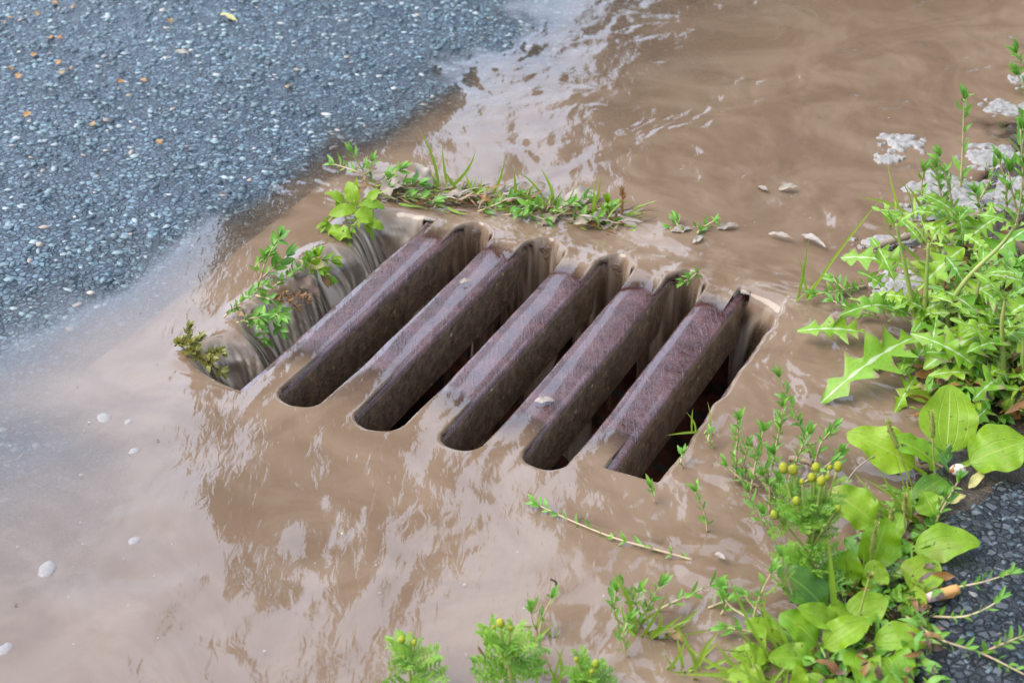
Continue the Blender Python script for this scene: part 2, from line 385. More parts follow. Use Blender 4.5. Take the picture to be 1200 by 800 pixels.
# soil bank
xs = np.concatenate([np.arange(0.15, 1.1, 0.008), np.geomspace(1.11, 30, 50)]); ys = np.concatenate([-np.geomspace(0.1, 20, 30)[::-1] + 0.8, np.arange(0.8, 2.6, 0.008), np.geomspace(2.61, 40, 50)])
X, Y = np.meshgrid(xs, ys, indexing='ij'); Z = z_soil(X, Y)
keep = (Z > -0.014) & ~(X > PE(Y) + 0.06)
so = grid_obj('soil', X, Y, Z, [M_SOIL], keep=keep); so['kind'] = 'structure'

# ------------------------------------------------------------------ storm drain
BC = [-0.182, -0.103, -0.019, 0.0565, 0.1335]; HW = 0.0205
VN, VF = -0.192, 0.190          # where the water breaks
PN, PF = -0.207, 0.192          # where the slots end
LU, RU = -0.292, 0.1935
dr = empty('storm_drain', (*O2, 0), 'cast iron storm drain grate of five heavy bars set in the flooded gutter', 'storm drain')
def uvz(u, v, z): x, y = uv2xy(u, v); return (x, y, z)
mids = [(LU + BC[0] - HW) / 2] + [(BC[i] + BC[i + 1]) / 2 for i in range(4)] + [(BC[4] + HW + RU) / 2]
for i, c in enumerate(BC):
    lm, rm = mids[i] + 0.0003, mids[i + 1] - 0.0003
    if i == 0: lm = c - HW - 0.003
    if i == 4: rm = c + HW + 0.003
    prof = []                                       # (v, left, right)
    rr = 0.02
    nv = 60
    vv = np.unique(np.concatenate([np.linspace(PN, PN + rr, 9), np.linspace(PN + rr, PF - rr, nv), np.linspace(PF - rr, PF, 9)]))
    for v in vv:
        d = max(0, rr - min(v - PN, PF - v)); k = 1 - math.sqrt(max(0, 1 - (d / rr) ** 2))
        prof.append((v, (c - HW) + (lm - (c - HW)) * k, (c + HW) + (rm - (c + HW)) * k))
    mb = MB()
    bev = [(0, -0.047), (0, -0.0042), (0.0004, -0.0030), (0.0028, -0.0006), (0.0042, -0.0001)]
    rows = []
    for (v, l, r) in prof:
        w = 0.0012 * float(pn(v * 30, c * 50, 2)) ; hz = 0.0008 * float(pn(v * 14, c * 31, 9)) - 0.003 * float(ss(0.172, 0.196, v))
        row = [(l + o - w * 0.4, z + (hz if z > -0.03 else 0)) for o, z in bev] + [(l + (r - l) * q, 0.0006 + hz) for q in (0.3, 0.5, 0.7)] + [(r - o + w * 0.4, z + (hz if z > -0.03 else 0)) for o, z in bev[::-1]]
        rows.append([uvz(a, v, b) for a, b in row])
    n = len(rows[0]); V_ = np.array(rows).reshape(-1, 3); F_ = []
    for a in range(len(rows) - 1):
        for b in range(n - 1): F_.append((a * n + b, a * n + b + 1, (a + 1) * n + b + 1, (a + 1) * n + b))
        F_.append((a * n + n - 1, a * n, (a + 1) * n, (a + 1) * n + n - 1))
    F_.append(tuple(range(n - 1, -1, -1))); F_.append(tuple((len(rows) - 1) * n + q for q in range(n)))
    mb.add(V_, F_); o = mb.build('bar', M_IRON, dr)
    if hasattr(o.data, 'set_sharp_from_angle'): o.data.set_sharp_from_angle(angle=math.radians(50))
def ring(mb, inn, out, z0, z1, sub=1):
    (a0, a1, b0, b1), (c0, c1, d0, d1) = inn, out
    I = [(a0, b0), (a1, b0), (a1, b1), (a0, b1)]; Q = [(c0, d0), (c1, d0), (c1, d1), (c0, d1)]
    v = [uvz(*q, z1) for q in I] + [uvz(*q, z1) for q in Q] + [uvz(*q, z0) for q in I] + [uvz(*q, z0) for q in Q]
    f = []
    for k in range(4):
        m = (k + 1) % 4
        f += [(k, 4 + k, 4 + m, m), (8 + k, k, m, 8 + m), (4 + k, 12 + k, 12 + m, 4 + m), (12 + k, 8 + k, 8 + m, 12 + m)]
    mb.add(v, f)
mb = MB(); ring(mb, (LU, RU, PN - 0.0005, PF + 0.0005), (-0.322, 0.232, -0.24, 0.24), -0.055, -0.0035); mb.build('frame', M_IRON, dr, smooth=False)
mb = MB(); ring(mb, (LU + 0.004, RU - 0.004, PN + 0.004, PF - 0.004), (-0.33, 0.24, -0.245, 0.245), -0.46, -0.0555)
q = [uvz(u, v, -0.45) for u, v in ((-0.32, -0.24), (0.23, -0.24), (0.23, 0.24), (-0.32, 0.24))]; mb.add(q, [(0, 1, 2, 3)])
mb.build('shaft', M_BRICK, dr, smooth=False)
tag([c for c in dr.children if c.name.startswith('shaft')][0], 'dark red brick shaft below the bars')

# ------------------------------------------------------------------ water
def water(X, Y, UG, VG):
    s = road_s(X, Y)
    S = z_solid(X, Y)
    u, v = UG, VG
    dr_ = np.maximum(np.maximum(LU - u, u - RU), np.maximum(VN - v, v - VF))     # <0 inside the opening
    dro = np.hypot(np.maximum(np.maximum(LU - u, u - RU), 0), np.maximum(np.maximum(VN - v, v - VF), 0))
    dr2 = np.where(dr_ > 0, dro, dr_) + 0.016 * fbm(u * 11, v * 11, 35, 3) * ss(-0.02, 0.03, dr_)
    near = np.exp(-np.clip(dr_, 0, None) / 0.09)
    # ripples: each region has its own strength
    right = ss(0.15, 0.30, u) ; up = ss(0.25, 0.5, v); low = ss(-0.1, -0.35, v)
    wx = X + 0.02 * fbm(X * 9, Y * 9, 40, 2); wy = Y + 0.02 * fbm(X * 9, Y * 9, 50, 2)
    sw = fbm(wx * 8, wy * 5, 60, 2)
    md = fbm(wx * 24, wy * 17, 70, 2)
    chop = fbm(wx * 46 + sw, wy * 30, 80, 3)
    trn = np.sin((s * 120 + 3 * sw)) * np.exp(-((s + 0.07) / 0.06) ** 2) * ss(0.1, 0.4, v)
    cl = 0.14 + 0.86 * ss(-0.28, 0.16, u + 0.35 * fbm(X * 4, Y * 4, 90, 2))       # calm on the left
    z = 0.0026 * sw * (0.30 + 0.70 * cl) + 0.0014 * md * (0.30 + 1.5 * up + 0.9 * right + 0.1 * low) * cl + 0.0009 * chop * (0.10 + 1.5 * right + 1.6 * up) * cl + 0.00010 * trn
    z *= ss(0.05, -0.04, s) * (1 - 0.62 * ss(-0.22, 0.05, u) * ss(0.32, 0.5, v))
    lev = L0 + z
    # higher water held back by the litter along the far side
    dam = ss(0.222, 0.262, v + 0.008 * fbm(u * 20, v * 20, 33, 2)) * ss(-0.36, -0.28, u) * ss(0.14, 0.03, u)
    lev = lev + 0.007 * dam * (1 - 0.7 * ss(0.3, 0.7, v))
    # flow lines round the opening
    fl = fbm(u * 55, v * 9, 101, 3)                                               # streaks along v
    farz = ss(0.13, 0.19, v) * ss(0.28, 0.2, v)
    lev = lev + farz * (0.0013 * fbm(u * 22, v * 34, 104, 2) + 0.0009 * np.abs(pn(u * 40 + 1.5 * pn(u * 20, v * 30, 7), v * 70, 106)))
    lev = lev - 0.0015 * near
    # ---- film on the bars
    cd = np.min(np.stack([np.abs(u - c) for c in BC]), 0)
    fn = 0.014 * fbm(u * 22, v * 8, 111, 2)
    tong = 1 - np.clip(cd / HW, 0, 1) ** 2
    vn = v + 0.006 * fbm(u * 60, v * 0 + 2, 112, 2)
    film = np.where(v < 0.02, -0.0012 + 0.0060 * ss(-0.030 + fn, -0.195 + fn, vn) + 0.0007 * tong * ss(-0.03, -0.10, v), -0.0014 + 0.0072 * ss(0.098 + 0.5 * fn, 0.192 + 0.5 * fn, v) - 0.0009 * tong * ss(0.12, 0.16, v))
    film = film + 0.0003 * md + 0.00015 * chop
    W = film + 0.7 * (lev - L0 + 0.0015) * ss(0.12, 0.17, np.abs(v))
    bl = ss(-0.02, 0.06, dr2); W = W * (1 - bl) + lev * bl
    # ---- slots
    drop = np.zeros_like(u); VL = [-0.184, -0.186, -0.180, -0.174]
    sl = [(BC[i] + HW, BC[i + 1] - HW) for i in range(4)]
    for i, (a, b) in enumerate(sl):
        m, hw = (a + b) / 2, (b - a) / 2
        vc = np.clip(v, VL[i] + hw, VF - hw)
        d = np.hypot(u - m, v - vc) - hw
        jw = np.exp(-((u - (b - 0.0045 - 0.003 * pn(v * 60, u * 0 + i, 190))) / (0.0085 + 0.002 * (i % 2))) ** 2) + 0.35 * np.exp(-((u - a - 0.002) / 0.005) ** 2)
        jw = np.clip(jw, 0, 1)
        kf = np.exp(math.log(2600) * (1 - jw) + math.log(55) * jw)
        tt = np.clip(np.where(v < 0, 0.004 + 0.0015 * fl, 0.0045 - 0.0035 * jw + 0.001 * fl) - d, 0, None)
        dn = np.clip(v - VL[i], 0, None); df = np.clip(VF - v, 0, None)
        kk = np.where(v < 0, 260, 60 + 25 * fbm(u * 30, v * 0, 120 + i, 2))
        ins = d < 0.004
        D = np.where(v < 0, 60, kf) * tt ** 2 * 1.0 + np.where(ins, kk * np.minimum(dn, df) ** 2 * ss(0.003, -0.004, d), 0)
        drop = np.maximum(drop, D)
    # left fall: lobes between clumps of litter
    lob = 0.013 * np.abs(np.sin(v * 36 + 1.0 * fbm(v * 9, v * 0, 5, 2))) ** 0.8 * -1.6 + 0.012 + 0.007 * fbm(v * 14, u * 0 + 3, 130, 2)
    ledge = -0.283 + lob
    ends_ = ss(-0.195, -0.15, v) * ss(0.192, 0.150, v)
    tl = np.clip(u - ledge, 0, None) * (u < BC[0] - HW + 0.010)
    lk = 1 + 0.45 * pn(v * 13 + 2, v * 0 + 7, 8)
    te = tl * ends_
    DL = lk * (9 * te ** 2 + 230 * te ** 3)
    inL = u < BC[0] - HW + 0.012
    drop = np.where(inL, np.maximum(DL, 0), drop)
    wl = ss(-0.215, -0.165, v) * ss(-0.195, -0.215, u)
    bulge = np.abs(np.sin(v * 36 + 1.0 * fbm(v * 9, v * 0, 5, 2))) ** 0.6
    W = np.where(inL, W * (1 - wl) + lev * wl - DL + (0.010 * bulge + 0.0022 * fbm(v * 75, u * 12, 171, 3)) * ss(0, 0.03, tl) * ends_, W - drop)
    # right fall
    inR = (u > BC[4] + HW - 0.008)
    dvn, dvf = np.clip(v - VN - 0.03, 0, None), np.clip(VF - v, 0, None)
    tr = np.clip(RU + 0.006 + 0.003 * fbm(v * 30, v * 0, 140, 2) - u, 0, None) * ss(-0.155, -0.10, v) * ss(0.188, 0.15, v)
    tf = np.clip(0.02 + VF - v, 0, None)
    DR = np.minimum(200 * tr ** 2, 1) * ss(0.0, 0.04, tf) + 0.0
    Rb = ss(-0.13, -0.18, v)
    kR = ss(0.055, 0.012, dr2) * (1 - Rb)
    W = np.where(inR & (dr_ < 0.09), lev * kR + W * (1 - kR) - DR - np.where(u < RU, 9 * np.clip(0.20 - v, 0, 0.08) ** 2 * ss(-0.15, -0.115, v), 0), W)
    Dall = np.where(inL, DL, np.where(inR, DR, drop))
    # ---- attributes
    solid = np.where((dr_ < 0), np.where(cd < HW, 0.0003, -0.08), np.where(dr_ < 0.035, -0.0035, S))
    dep = W - solid
    al = 1 - np.exp(-(np.clip(dep, 0, None) / 0.0088) ** 1.5)
    al = np.where(dr_ < 0.05, np.maximum(al, 0.985 * ss(0.09, 0.03, dr2)), al)
    al = np.where((dr_ < 0) & (cd < HW + 0.004) & (Dall < 0.01), 0.985 * ss(0.0008, 0.0046, W), al)
    fall = ss(0.004, 0.03, Dall)
    along = np.where(inL, v + 0.010 * fbm(u * 22, v * 16, 180, 2) + 0.25 * tl * pn(v * 14, v * 0, 181), np.where(inR, v, u))
    across = np.where(inL, u, np.where(inR, u, v))
    stk = fbm(along * 95 + 1.0 * fbm(along * 20, across * 40, 151, 2), across * 13, 150, 3)
    stf = fbm(along * 240 + 0.8 * fbm(along * 30, across * 30, 155, 2), across * 10, 156, 3)
    stk = 0.65 * stk + 0.5 * stf
    al = al * (1 - fall * ss(-0.2, 0.45, stk) * (0.72 - 0.1 * inL))
    foam = (0.45 + 0.40 * inL) * fall * ss(0.05, 0.55, -stk) + 0.25 * ss(0.0012, 0.005, Dall) * (1 - fall) * ss(0.0, 0.6, fbm(u * 60, v * 60, 160, 3)) * ss(0.1, 0.2, v)  # pale streaks on the falls: froth plus bright highlights put into the colour
    foam = foam + inL * ss(0.0015, 0.012, Dall) * (0.16 + 0.30 * ss(-0.1, 0.6, fbm(v * 60 + 3 * pn(u * 30, v * 30, 6), u * 24, 170, 3)))  # left lobes paled further: froth and whitish glints painted in
    foam = foam + 0.16 * np.clip(farz * fbm(u * 40, v * 55, 165, 3), 0, 1)
    dark = fall * ss(0.0, 0.45, stk) * 0.75
    # the sheet twists in ropes as it falls
    W = W + fall * 0.0022 * stk * ss(0.15, 0.0, Dall)
    c = np.stack([al, np.clip(foam, 0, 1), np.clip(dark, 0, 1), np.ones_like(al)], -1)
    return W, c, (W > -0.15)
us = axis((-0.335, 0.225, 0.0016), (), (-5, 5, 0.0042, 1.0)); vs = axis((-0.235, 0.285, 0.0019), (), (-5, 9, 0.0042, 0.95))
UG, VG = np.meshgrid(us, vs, indexing='ij'); X, Y = uv2xy(UG, VG)
W, C, keep = water(X, Y, UG, VG)
wo = grid_obj('water', X, Y, W, [M_WATER], attrs=C, keep=keep); wo['kind'] = 'structure'

# ------------------------------------------------------------------ plant builders
def basis(d, ref=(0, -0.45, 1.0), roll=0.0):
    d = nrm(d); ref = np.asarray(ref, float)
    s = np.cross(d, ref)
    if np.linalg.norm(s) < 0.2: s = np.cross(d, np.array([0, -1, 0.2]))
    s = nrm(s); n = np.cross(s, d)
    c, q = math.cos(roll), math.sin(roll)
    return d, s * c + n * q, n * c - s * q
def P_oval(s): return np.sin(np.pi * np.clip(s, 0, 1) ** 0.85) ** 0.8
def P_lance(s): return np.sin(np.pi * np.clip(s, 0, 1) ** 0.8) ** 1.1
def P_plant(s):
    q = np.clip((s - 0.16) / 0.84, 0, 1)
    return np.where(s < 0.16, 0.09, 0.09 + 0.91 * np.sin(np.pi * q ** 0.80) ** 0.72) * np.where(s > 0.995, 0.15, 1)
def P_blade(s): return (0.75 + 0.25 * np.sin(np.pi * s)) * (1 - s ** 3.0) + 0.02
def P_this(s, n=5.0, ph=0.0):
    env = 0.10 + 0.9 * np.clip((s - 0.10) / 0.35, 0, 1) ** 0.8 * np.clip((1.0 - s) / 0.42, 0, 1) ** 0.6
    x = (s * n + ph) % 1.0
    saw = np.where(x < 0.72, 0.22 + 0.78 * (x / 0.72) ** 1.4, 1.0 - 0.78 * (x - 0.72) / 0.28)
    return env * np.where(s > 0.86, np.maximum(saw, 0.6), saw)
def leaf(mb, p0, p1, hw, prof=P_oval, arch=0.12, roll=0.0, fold=0.15, wave=0.0, ns=14, nt=4, ref=(0, -0.45, 1.0), back=0.0, rnd=None, bend=0.0, mi=0, holes=0.0):
    """leaf blade from p0 to p1 with half width hw (metres)"""
    p0, p1 = np.asarray(p0, float), np.asarray(p1, float)
    L = np.linalg.norm(p1 - p0); d, sd, n = basis(p1 - p0, ref, roll)
    s = np.linspace(0, 1, ns); tt = np.linspace(-1, 1, 2 * nt + 1)
    w = prof(s) * hw
    ph = R.random() * 10; ph2 = R.random() * 10
    mid = p0 + np.outer(s * L, d) + np.outer(4 * s * (1 - s) * arch * L, n) + np.outer(4 * s * (1 - s) * bend * L, sd)
    T, S_ = np.meshgrid(tt, s); Wd = w[:, None]
    asym = 1 + 0.06 * np.sin(S_ * 9 + ph) * np.sign(T)
    off = fold * np.abs(T) ** 1.3 * Wd + wave * hw * np.abs(T) ** 1.5 * (np.sin(S_ * 11 + ph + 1.5 * np.sign(T)) + 0.5 * np.sin(S_ * 23 + ph2 - np.sign(T))) * (Wd / hw) ** 0.5
    bk = -back * hw * np.abs(T) ** 1.2 * (Wd / hw)
    v = mid[:, None] + (T * Wd * asym)[..., None] * sd + off[..., None] * n + bk[..., None] * d
    m = 2 * nt + 1; f = []
    for a in range(ns - 1):
        for b in range(m - 1):
            if holes and 0 < b < m - 2 and pn(a * 0.55 + ph * 9, b * 0.8, 5) > 0.75 - holes: continue
            f.append((a * m + b, a * m + b + 1, (a + 1) * m + b + 1, (a + 1) * m + b))
    c = np.zeros((ns, m, 4)); c[..., 0] = R.random() if rnd is None else rnd; c[..., 1] = T * 0.5 + 0.5; c[..., 2] = S_; c[..., 3] = 1
    mb.add(v, f, c.reshape(-1, 4), mi)
def tube(mb, pts, r0, r1=None, k=6, rnd=0.5, cap=True, mi=0):
    pts = np.asarray(pts, float); n = len(pts); r1 = r0 if r1 is None else r1
    rr = np.linspace(r0, r1, n) if np.isscalar(r0) else np.asarray(r0)
    tg = np.gradient(pts, axis=0); v = []
    a0 = nrm(np.cross(nrm(tg[0]), [0.3, 0.9, 0.31]))
    for i in range(n):
        t_ = nrm(tg[i]); a0 = nrm(a0 - t_ * (a0 @ t_)); b = np.cross(t_, a0)
        for q in range(k):
            an = 2 * math.pi * q / k; v.append(pts[i] + rr[i] * (math.cos(an) * a0 + math.sin(an) * b))
    f = [(i * k + q, i * k + (q + 1) % k, (i + 1) * k + (q + 1) % k, (i + 1) * k + q) for i in range(n - 1) for q in range(k)]
    if cap: f += [tuple(range(k - 1, -1, -1)), tuple((n - 1) * k + q for q in range(k))]
    mb.add(v, f, (rnd, 0.5, 0.5, 1), mi)
def smooth(pts, m=8):
    pts = np.asarray(pts, float)
    if len(pts) < 3: return np.linspace(pts[0], pts[-1], m + 1)
    q = np.concatenate([[2 * pts[0] - pts[1]], pts, [2 * pts[-1] - pts[-2]]]); out = []
    for i in range(1, len(q) - 2):
        for t_ in np.linspace(0, 1, m, endpoint=False):
            a, b, c, d = q[i - 1], q[i], q[i + 1], q[i + 2]
            out.append(0.5 * (2 * b + (c - a) * t_ + (2 * a - 5 * b + 4 * c - d) * t_ ** 2 + (3 * b - a - 3 * c + d) * t_ ** 3))
    out.append(pts[-1]); return np.array(out)
def gz(px, py):                                # ground or water height under a pixel
    p = G(px, py, L0)
    for _ in range(3): p = G(px, py, max(L0, float(z_solid(p[0], p[1]))))
    return p
def path(pix):
    """first point stands on the ground; a 2-tuple after it stays in the upright plane of the first, a 3-tuple gives height above it"""
    p0 = gz(*pix[0][:2]) if len(pix[0]) == 2 else G(*pix[0])
    out = [p0]
    for q in pix[1:]: out.append(V(q[0], q[1], out[0][1]) if len(q) == 2 else G(q[0], q[1], p0[2] + q[2]))
    return smooth(out)
def rvec(): return nrm(R.normal(0, 1, 3))
def sprig_into(stem, fol, pts, ll, dens=1.0, r=0.0009, lw=0.32, tip=True, spread=0.9):
    """knotgrass: thin jointed stem, small lance leaves at the joints, a tuft at the tip"""
    seg = np.linalg.norm(np.diff(pts, axis=0), axis=1); cum = np.concatenate([[0], np.cumsum(seg)]); L = cum[-1]
    tube(stem, pts, r * 1.15, r * 0.6, 6, R.random())
    at = lambda x: np.array([np.interp(x, cum, pts[:, k]) for k in range(3)])
    x = ll * 0.6 * R.uniform(0.4, 1); a = R.random() * 6
    while x < L - ll * 0.2:
        p = at(x); t_ = nrm(at(min(L, x + 0.003)) - at(max(0, x - 0.003)))
        for _ in range(R.integers(1, 4)):
            a += 2.4 + R.normal(0, 0.3)
            e1 = nrm(np.cross(t_, [0.31, 0.2, 0.9])); e2 = np.cross(t_, e1)
            o = math.cos(a) * e1 + math.sin(a) * e2 + np.array([0, 0, 0.25])
            d = nrm(t_ * R.uniform(0.5, 1.2) + o * spread)
            l = ll * R.uniform(0.55, 1.1)
            leaf(fol, p, p + d * l, l * lw * 0.5 * R.uniform(0.8, 1.2), P_oval, R.uniform(-0.22, 0.25), R.normal(0, 0.6), 0.3, 0.05, 8, 2, ref=t_ * 0.6 + np.array([0, -0.3, 0.8]))
        x += ll * R.uniform(0.45, 0.85) / dens
    if tip:
        t_ = nrm(pts[-1] - pts[-3])
        for k in range(6):
            a += 2.4; e1 = nrm(np.cross(t_, [0.31, 0.2, 0.9])); e2 = np.cross(t_, e1)
            d = nrm(t_ * R.uniform(0.9, 1.8) + (math.cos(a) * e1 + math.sin(a) * e2) * 0.6); l = ll * R.uniform(0.4, 0.95)
            leaf(fol, pts[-1] - t_ * 0.002, pts[-1] + d * l, l * lw * 0.5, P_oval, 0.08, 0, 0.3, 0, 7, 2, ref=(0, -0.4, 0.9))
def sprig(label, stems, ll, group=None, name='knotgrass', cat='weed', dens=1.0, r=0.0009, lw=0.28, mf=None, ms=None):
    ps = [path(s) for s in stems]
    e = empty(name, ps[0][0], label, cat, group); fo = MB()
    for p in ps: sm = MB(); sprig_into(sm, fo, p, ll * 1.05, dens * 1.3, r, lw); sm.build('stem', ms or M_STEMP, e)
    fo.build('foliage', mf or M_KNOT, e); return e
def tuft(label, base, tips, w=0.0016, extra=8, length=0.035, group=None, name='grass_tuft', spread=0.012, mat=None):
    """grass tuft: blades end at the listed pixels, plus short filler blades"""
    b = gz(*base); mb = MB()
    for q in tips:
        p1 = V(q[0], q[1], b[1] + (q[2] if len(q) > 2 else R.normal(0, 0.006)))
        p0 = b + np.array([R.normal(0, spread * 0.5), R.normal(0, 0.005), -0.004])
        if len(q) > 3: p0 = G(q[3], q[4], b[2])
        leaf(mb, p0, p1, w * R.uniform(0.8, 1.25), P_blade, R.uniform(0.0, 0.14), R.normal(0, 0.5), 0.5, 0, 12, 1, ref=(R.normal(0, 0.3), -0.8, 0.4), bend=R.normal(0, 0.05))
    for _ in range(extra):
        d = nrm(np.array([R.normal(0, 0.8), R.normal(0, 0.5), R.uniform(0.15, 1)]))
        p0 = b + np.array([R.normal(0, spread), R.normal(0, 0.006), -0.003])
        leaf(mb, p0, p0 + d * length * R.uniform(0.4, 1), w * R.uniform(0.6, 1.1), P_blade, R.uniform(0, 0.2), R.normal(0, 0.6), 0.5, 0, 9, 1, ref=(0, -0.8, 0.4))
    o = mb.build(name, mat or M_GRASS, origin=b); return tag(o, label, 'grass', group)
def blade(label, base, tip, wpx, z=None, name='tall_grass', arch=0.06, group=None, mat=None):
    b = gz(*base); p1 = V(tip[0], tip[1], b[1]) if z is None else G(tip[0], tip[1], b[2] + z)
    mb = MB(); leaf(mb, b - np.array([0, 0, 0.004]), p1, wpx * mpp(b) / 2, P_blade, arch, 0.2, 0.4, 0, 16, 2, ref=(0.1, -0.8, 0.5))
    return tag(mb.build(name, mat or M_GRASS, origin=b), label, 'grass', group)
def dead(label, a, b, wpx, mat=None, z=(0.004, 0.006), name='dead_leaf', cat='leaf', wave=0.35, arch=0.1, prof=P_oval, roll=0.0, group=None):
    pa, pb = gz(*a), gz(*b); pa = G(*a, pa[2] + z[0]); pb = G(*b, pb[2] + z[1])
    mb = MB(); leaf(mb, pa, pb, wpx * 0.82 * mpp(pa) / 2, prof, arch, roll, 0.25, wave, 16, 4, ref=(0, -0.35, 1))
    return tag(mb.build(name, mat or M_DEAD, origin=pa), label, cat, group)

# ------------------------------------------------------------------ plantains
def plantain(label, base, leaves, spikes):
    b = gz(*base); e = empty('plantain', b, label, 'plantain', 'broad leaved plantains on the gutter edge')
    for (a, tp, z, w, kw) in leaves:
        kw = dict(kw); m = kw.pop('mat', M_PLANT)
        pa = G(a[0], a[1], max(b[2] + 0.002, float(gz(*a)[2])) + kw.pop('z0', 0.004)); pt = G(tp[0], tp[1], b[2] + z)
        mb = MB(); a_ = dict(arch=0.10, fold=0.22, wave=0.20, ns=26, nt=6); a_.update(kw)
        leaf(mb, pa, pt, w * mpp(pa) / 2 * 1.05, P_plant, **a_)
        o = mb.build('leaf', m, e)
        if m is M_PLANTD: o['label'] = 'dark green leaf'
    for (a, tp, hl) in spikes:
        pts = path([a, ((a[0] + tp[0]) / 2 - 1, (a[1] + tp[1]) / 2), tp]); n = len(pts)
        k = max(2, int(n * (1 - hl))); st, hd = MB(), MB()
        tube(st, pts[:k + 1], 0.0009, 0.0008, 6)
        hp = smooth(pts[k:], 4); L = np.linalg.norm(hp[-1] - hp[0])
        tube(hd, hp, 0.0021 * np.clip(1.05 - np.linspace(0, 1, len(hp)) ** 3, 0.2, 1), k=8)
        d = nrm(hp[-1] - hp[0]); e1 = nrm(np.cross(d, [0.3, 0.9, 0.1])); e2 = np.cross(d, e1)
        for i in range(70):                                 # tiny buds round the spike
            s = R.random(); p = hp[0] + (hp[-1] - hp[0]) * s; an = R.random() * 6.28; o = (math.cos(an) * e1 + math.sin(an) * e2)
            leaf(hd, p + o * 0.0012, p + o * 0.0026 + d * 0.0018, 0.0008, P_oval, 0, 0, 0.3, 0, 4, 1)
        st.build('flower_stalk', M_STEM, e); hd.build('flower_spike', M_SPIKE, e)
D = dict
plantain('plantain with the tall upright leaf at the asphalt corner, two green spikes', (1102, 556), [
    ((1107, 545), (1113, 450), 0.055, 64, D(arch=0.04, fold=0.2, wave=0.12, ref=(0, -1, 0.35))),
    ((1085, 557), (992, 507), 0.030, 50, D(arch=0.10, roll=0.1)),
    ((1105, 556), (1042, 513), 0.040, 34, D(arch=0.12, roll=-0.2)),
    ((1124, 548), (1206, 516), 0.030, 60, D(arch=0.08)),
    ((1098, 612), (1082, 576), 0.022, 34, D(arch=0.05)),
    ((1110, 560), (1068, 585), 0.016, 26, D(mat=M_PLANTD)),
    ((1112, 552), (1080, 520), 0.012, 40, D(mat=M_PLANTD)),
], [((1078, 590), (1040, 493), 0.34), ((1097, 572), (1092, 483), 0.32), ((1108, 545), (1105, 525), 0.4)])
plantain('plantain in the middle of the weeds with a broad leaf over the asphalt', (1036, 655), [
    ((1033, 622), (970, 574), 0.030, 46, D(arch=0.12, roll=0.1)),
    ((1018, 672), (1040, 606), 0.050, 48, D(arch=0.02, ref=(0, -1, 0.4))),
    ((982, 690), (995, 643), 0.040, 42, D(arch=0.05, ref=(0, -1, 0.4))),
    ((1058, 650), (1149, 636), 0.022, 42, D(arch=0.16)),
    ((1062, 700), (1095, 655), 0.020, 46, D(arch=0.06)),
    ((1025, 700), (1024, 655), 0.028, 30, D(arch=0.05, ref=(0, -1, 0.4))),
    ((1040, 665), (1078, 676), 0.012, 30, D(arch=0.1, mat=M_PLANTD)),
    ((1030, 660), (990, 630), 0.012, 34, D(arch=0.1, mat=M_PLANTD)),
    ((1040, 640), (1056, 600), 0.02, 24, D(arch=0.05)),
    ((1058, 690), (1068, 712), 0.006, 34, D(arch=0.2)),
], [((1018, 680), (1027, 613), 0.5), ((1045, 650), (1045, 595), 0.3), ((1062, 640), (1060, 578), 0.3)])
plantain('lowest plantain, a crowded rosette at the bottom right of the water', (975, 752), [
    ((972, 722), (911, 666), 0.038, 46, D(arch=0.14, mat=M_PLANTD, wave=0.16)),
    ((925, 752), (872, 728), 0.020, 26, D(arch=0.08)),
    ((962, 762), (914, 718), 0.030, 42, D(arch=0.14)),
    ((982, 742), (934, 712), 0.038, 32, D(arch=0.14)),
    ((958, 765), (1019, 726), 0.030, 36, D(arch=0.16)),
    ((1012, 756), (1092, 754), 0.014, 34, D(arch=0.26, wave=0.16)),
    ((905, 775), (856, 766), 0.012, 28, D(arch=0.1)),
    ((960, 778), (900, 770), 0.020, 34, D(arch=0.12)),
    ((1005, 762), (1012, 808), 0.014, 40, D(arch=0.14)),
    ((1030, 762), (1060, 812), 0.014, 46, D(arch=0.14)),
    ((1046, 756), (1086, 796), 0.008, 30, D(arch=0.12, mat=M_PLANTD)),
    ((938, 815), (934, 778), 0.030, 20, D(arch=0.03, ref=(0, -1, 0.4))),
    ((985, 735), (1040, 700), 0.020, 38, D(arch=0.14)),
    ((905, 800), (850, 790), 0.010, 30, D(arch=0.1)),
    ((960, 790), (965, 830), 0.012, 36, D(arch=0.1)),
    ((1000, 715), (965, 745), 0.018, 34, D(arch=0.15)),
], [((952, 722), (934, 688), 0.6), ((1003, 740), (1020, 672), 0.1)])

# ------------------------------------------------------------------ pineapple weeds
def feather(mb, p, d, L, up):
    """finely divided leaf: a rachis with forked thread lobes"""
    d = nrm(d); s = nrm(np.cross(d, up)); n = np.cross(s, d); r = R.random()
    leaf(mb, p, p + d * L, L * 0.022, P_blade, 0.08, 0, 0, 0, 6, 1, ref=up, rnd=r)
    m = 7
    for i in range(m):
        f = (i + 1.0) / (m + 0.5); q = p + d * L * f + n * 0.08 * 4 * f * (1 - f) * L
        for sg in (-1, 1):
            l = L * (0.40 - 0.20 * abs(f - 0.5)) * R.uniform(0.8, 1.15); dd = nrm(d * 0.75 + sg * s * 0.9 + n * R.normal(0.2, 0.3))
            e = q + dd * l; leaf(mb, q, e, L * 0.034, P_blade, 0.06, 0, 0, 0, 4, 1, ref=up, rnd=r)
            for h in (0.45, 0.75):
                for s2 in (-1, 1):
                    q2 = q + dd * l * h; d3 = nrm(dd + s2 * 0.9 * np.cross(n, dd) + n * R.normal(0, 0.3)); leaf(mb, q2, q2 + d3 * l * 0.42, L * 0.03, P_blade, 0.05, 0, 0, 0, 3, 1, ref=up, rnd=r)
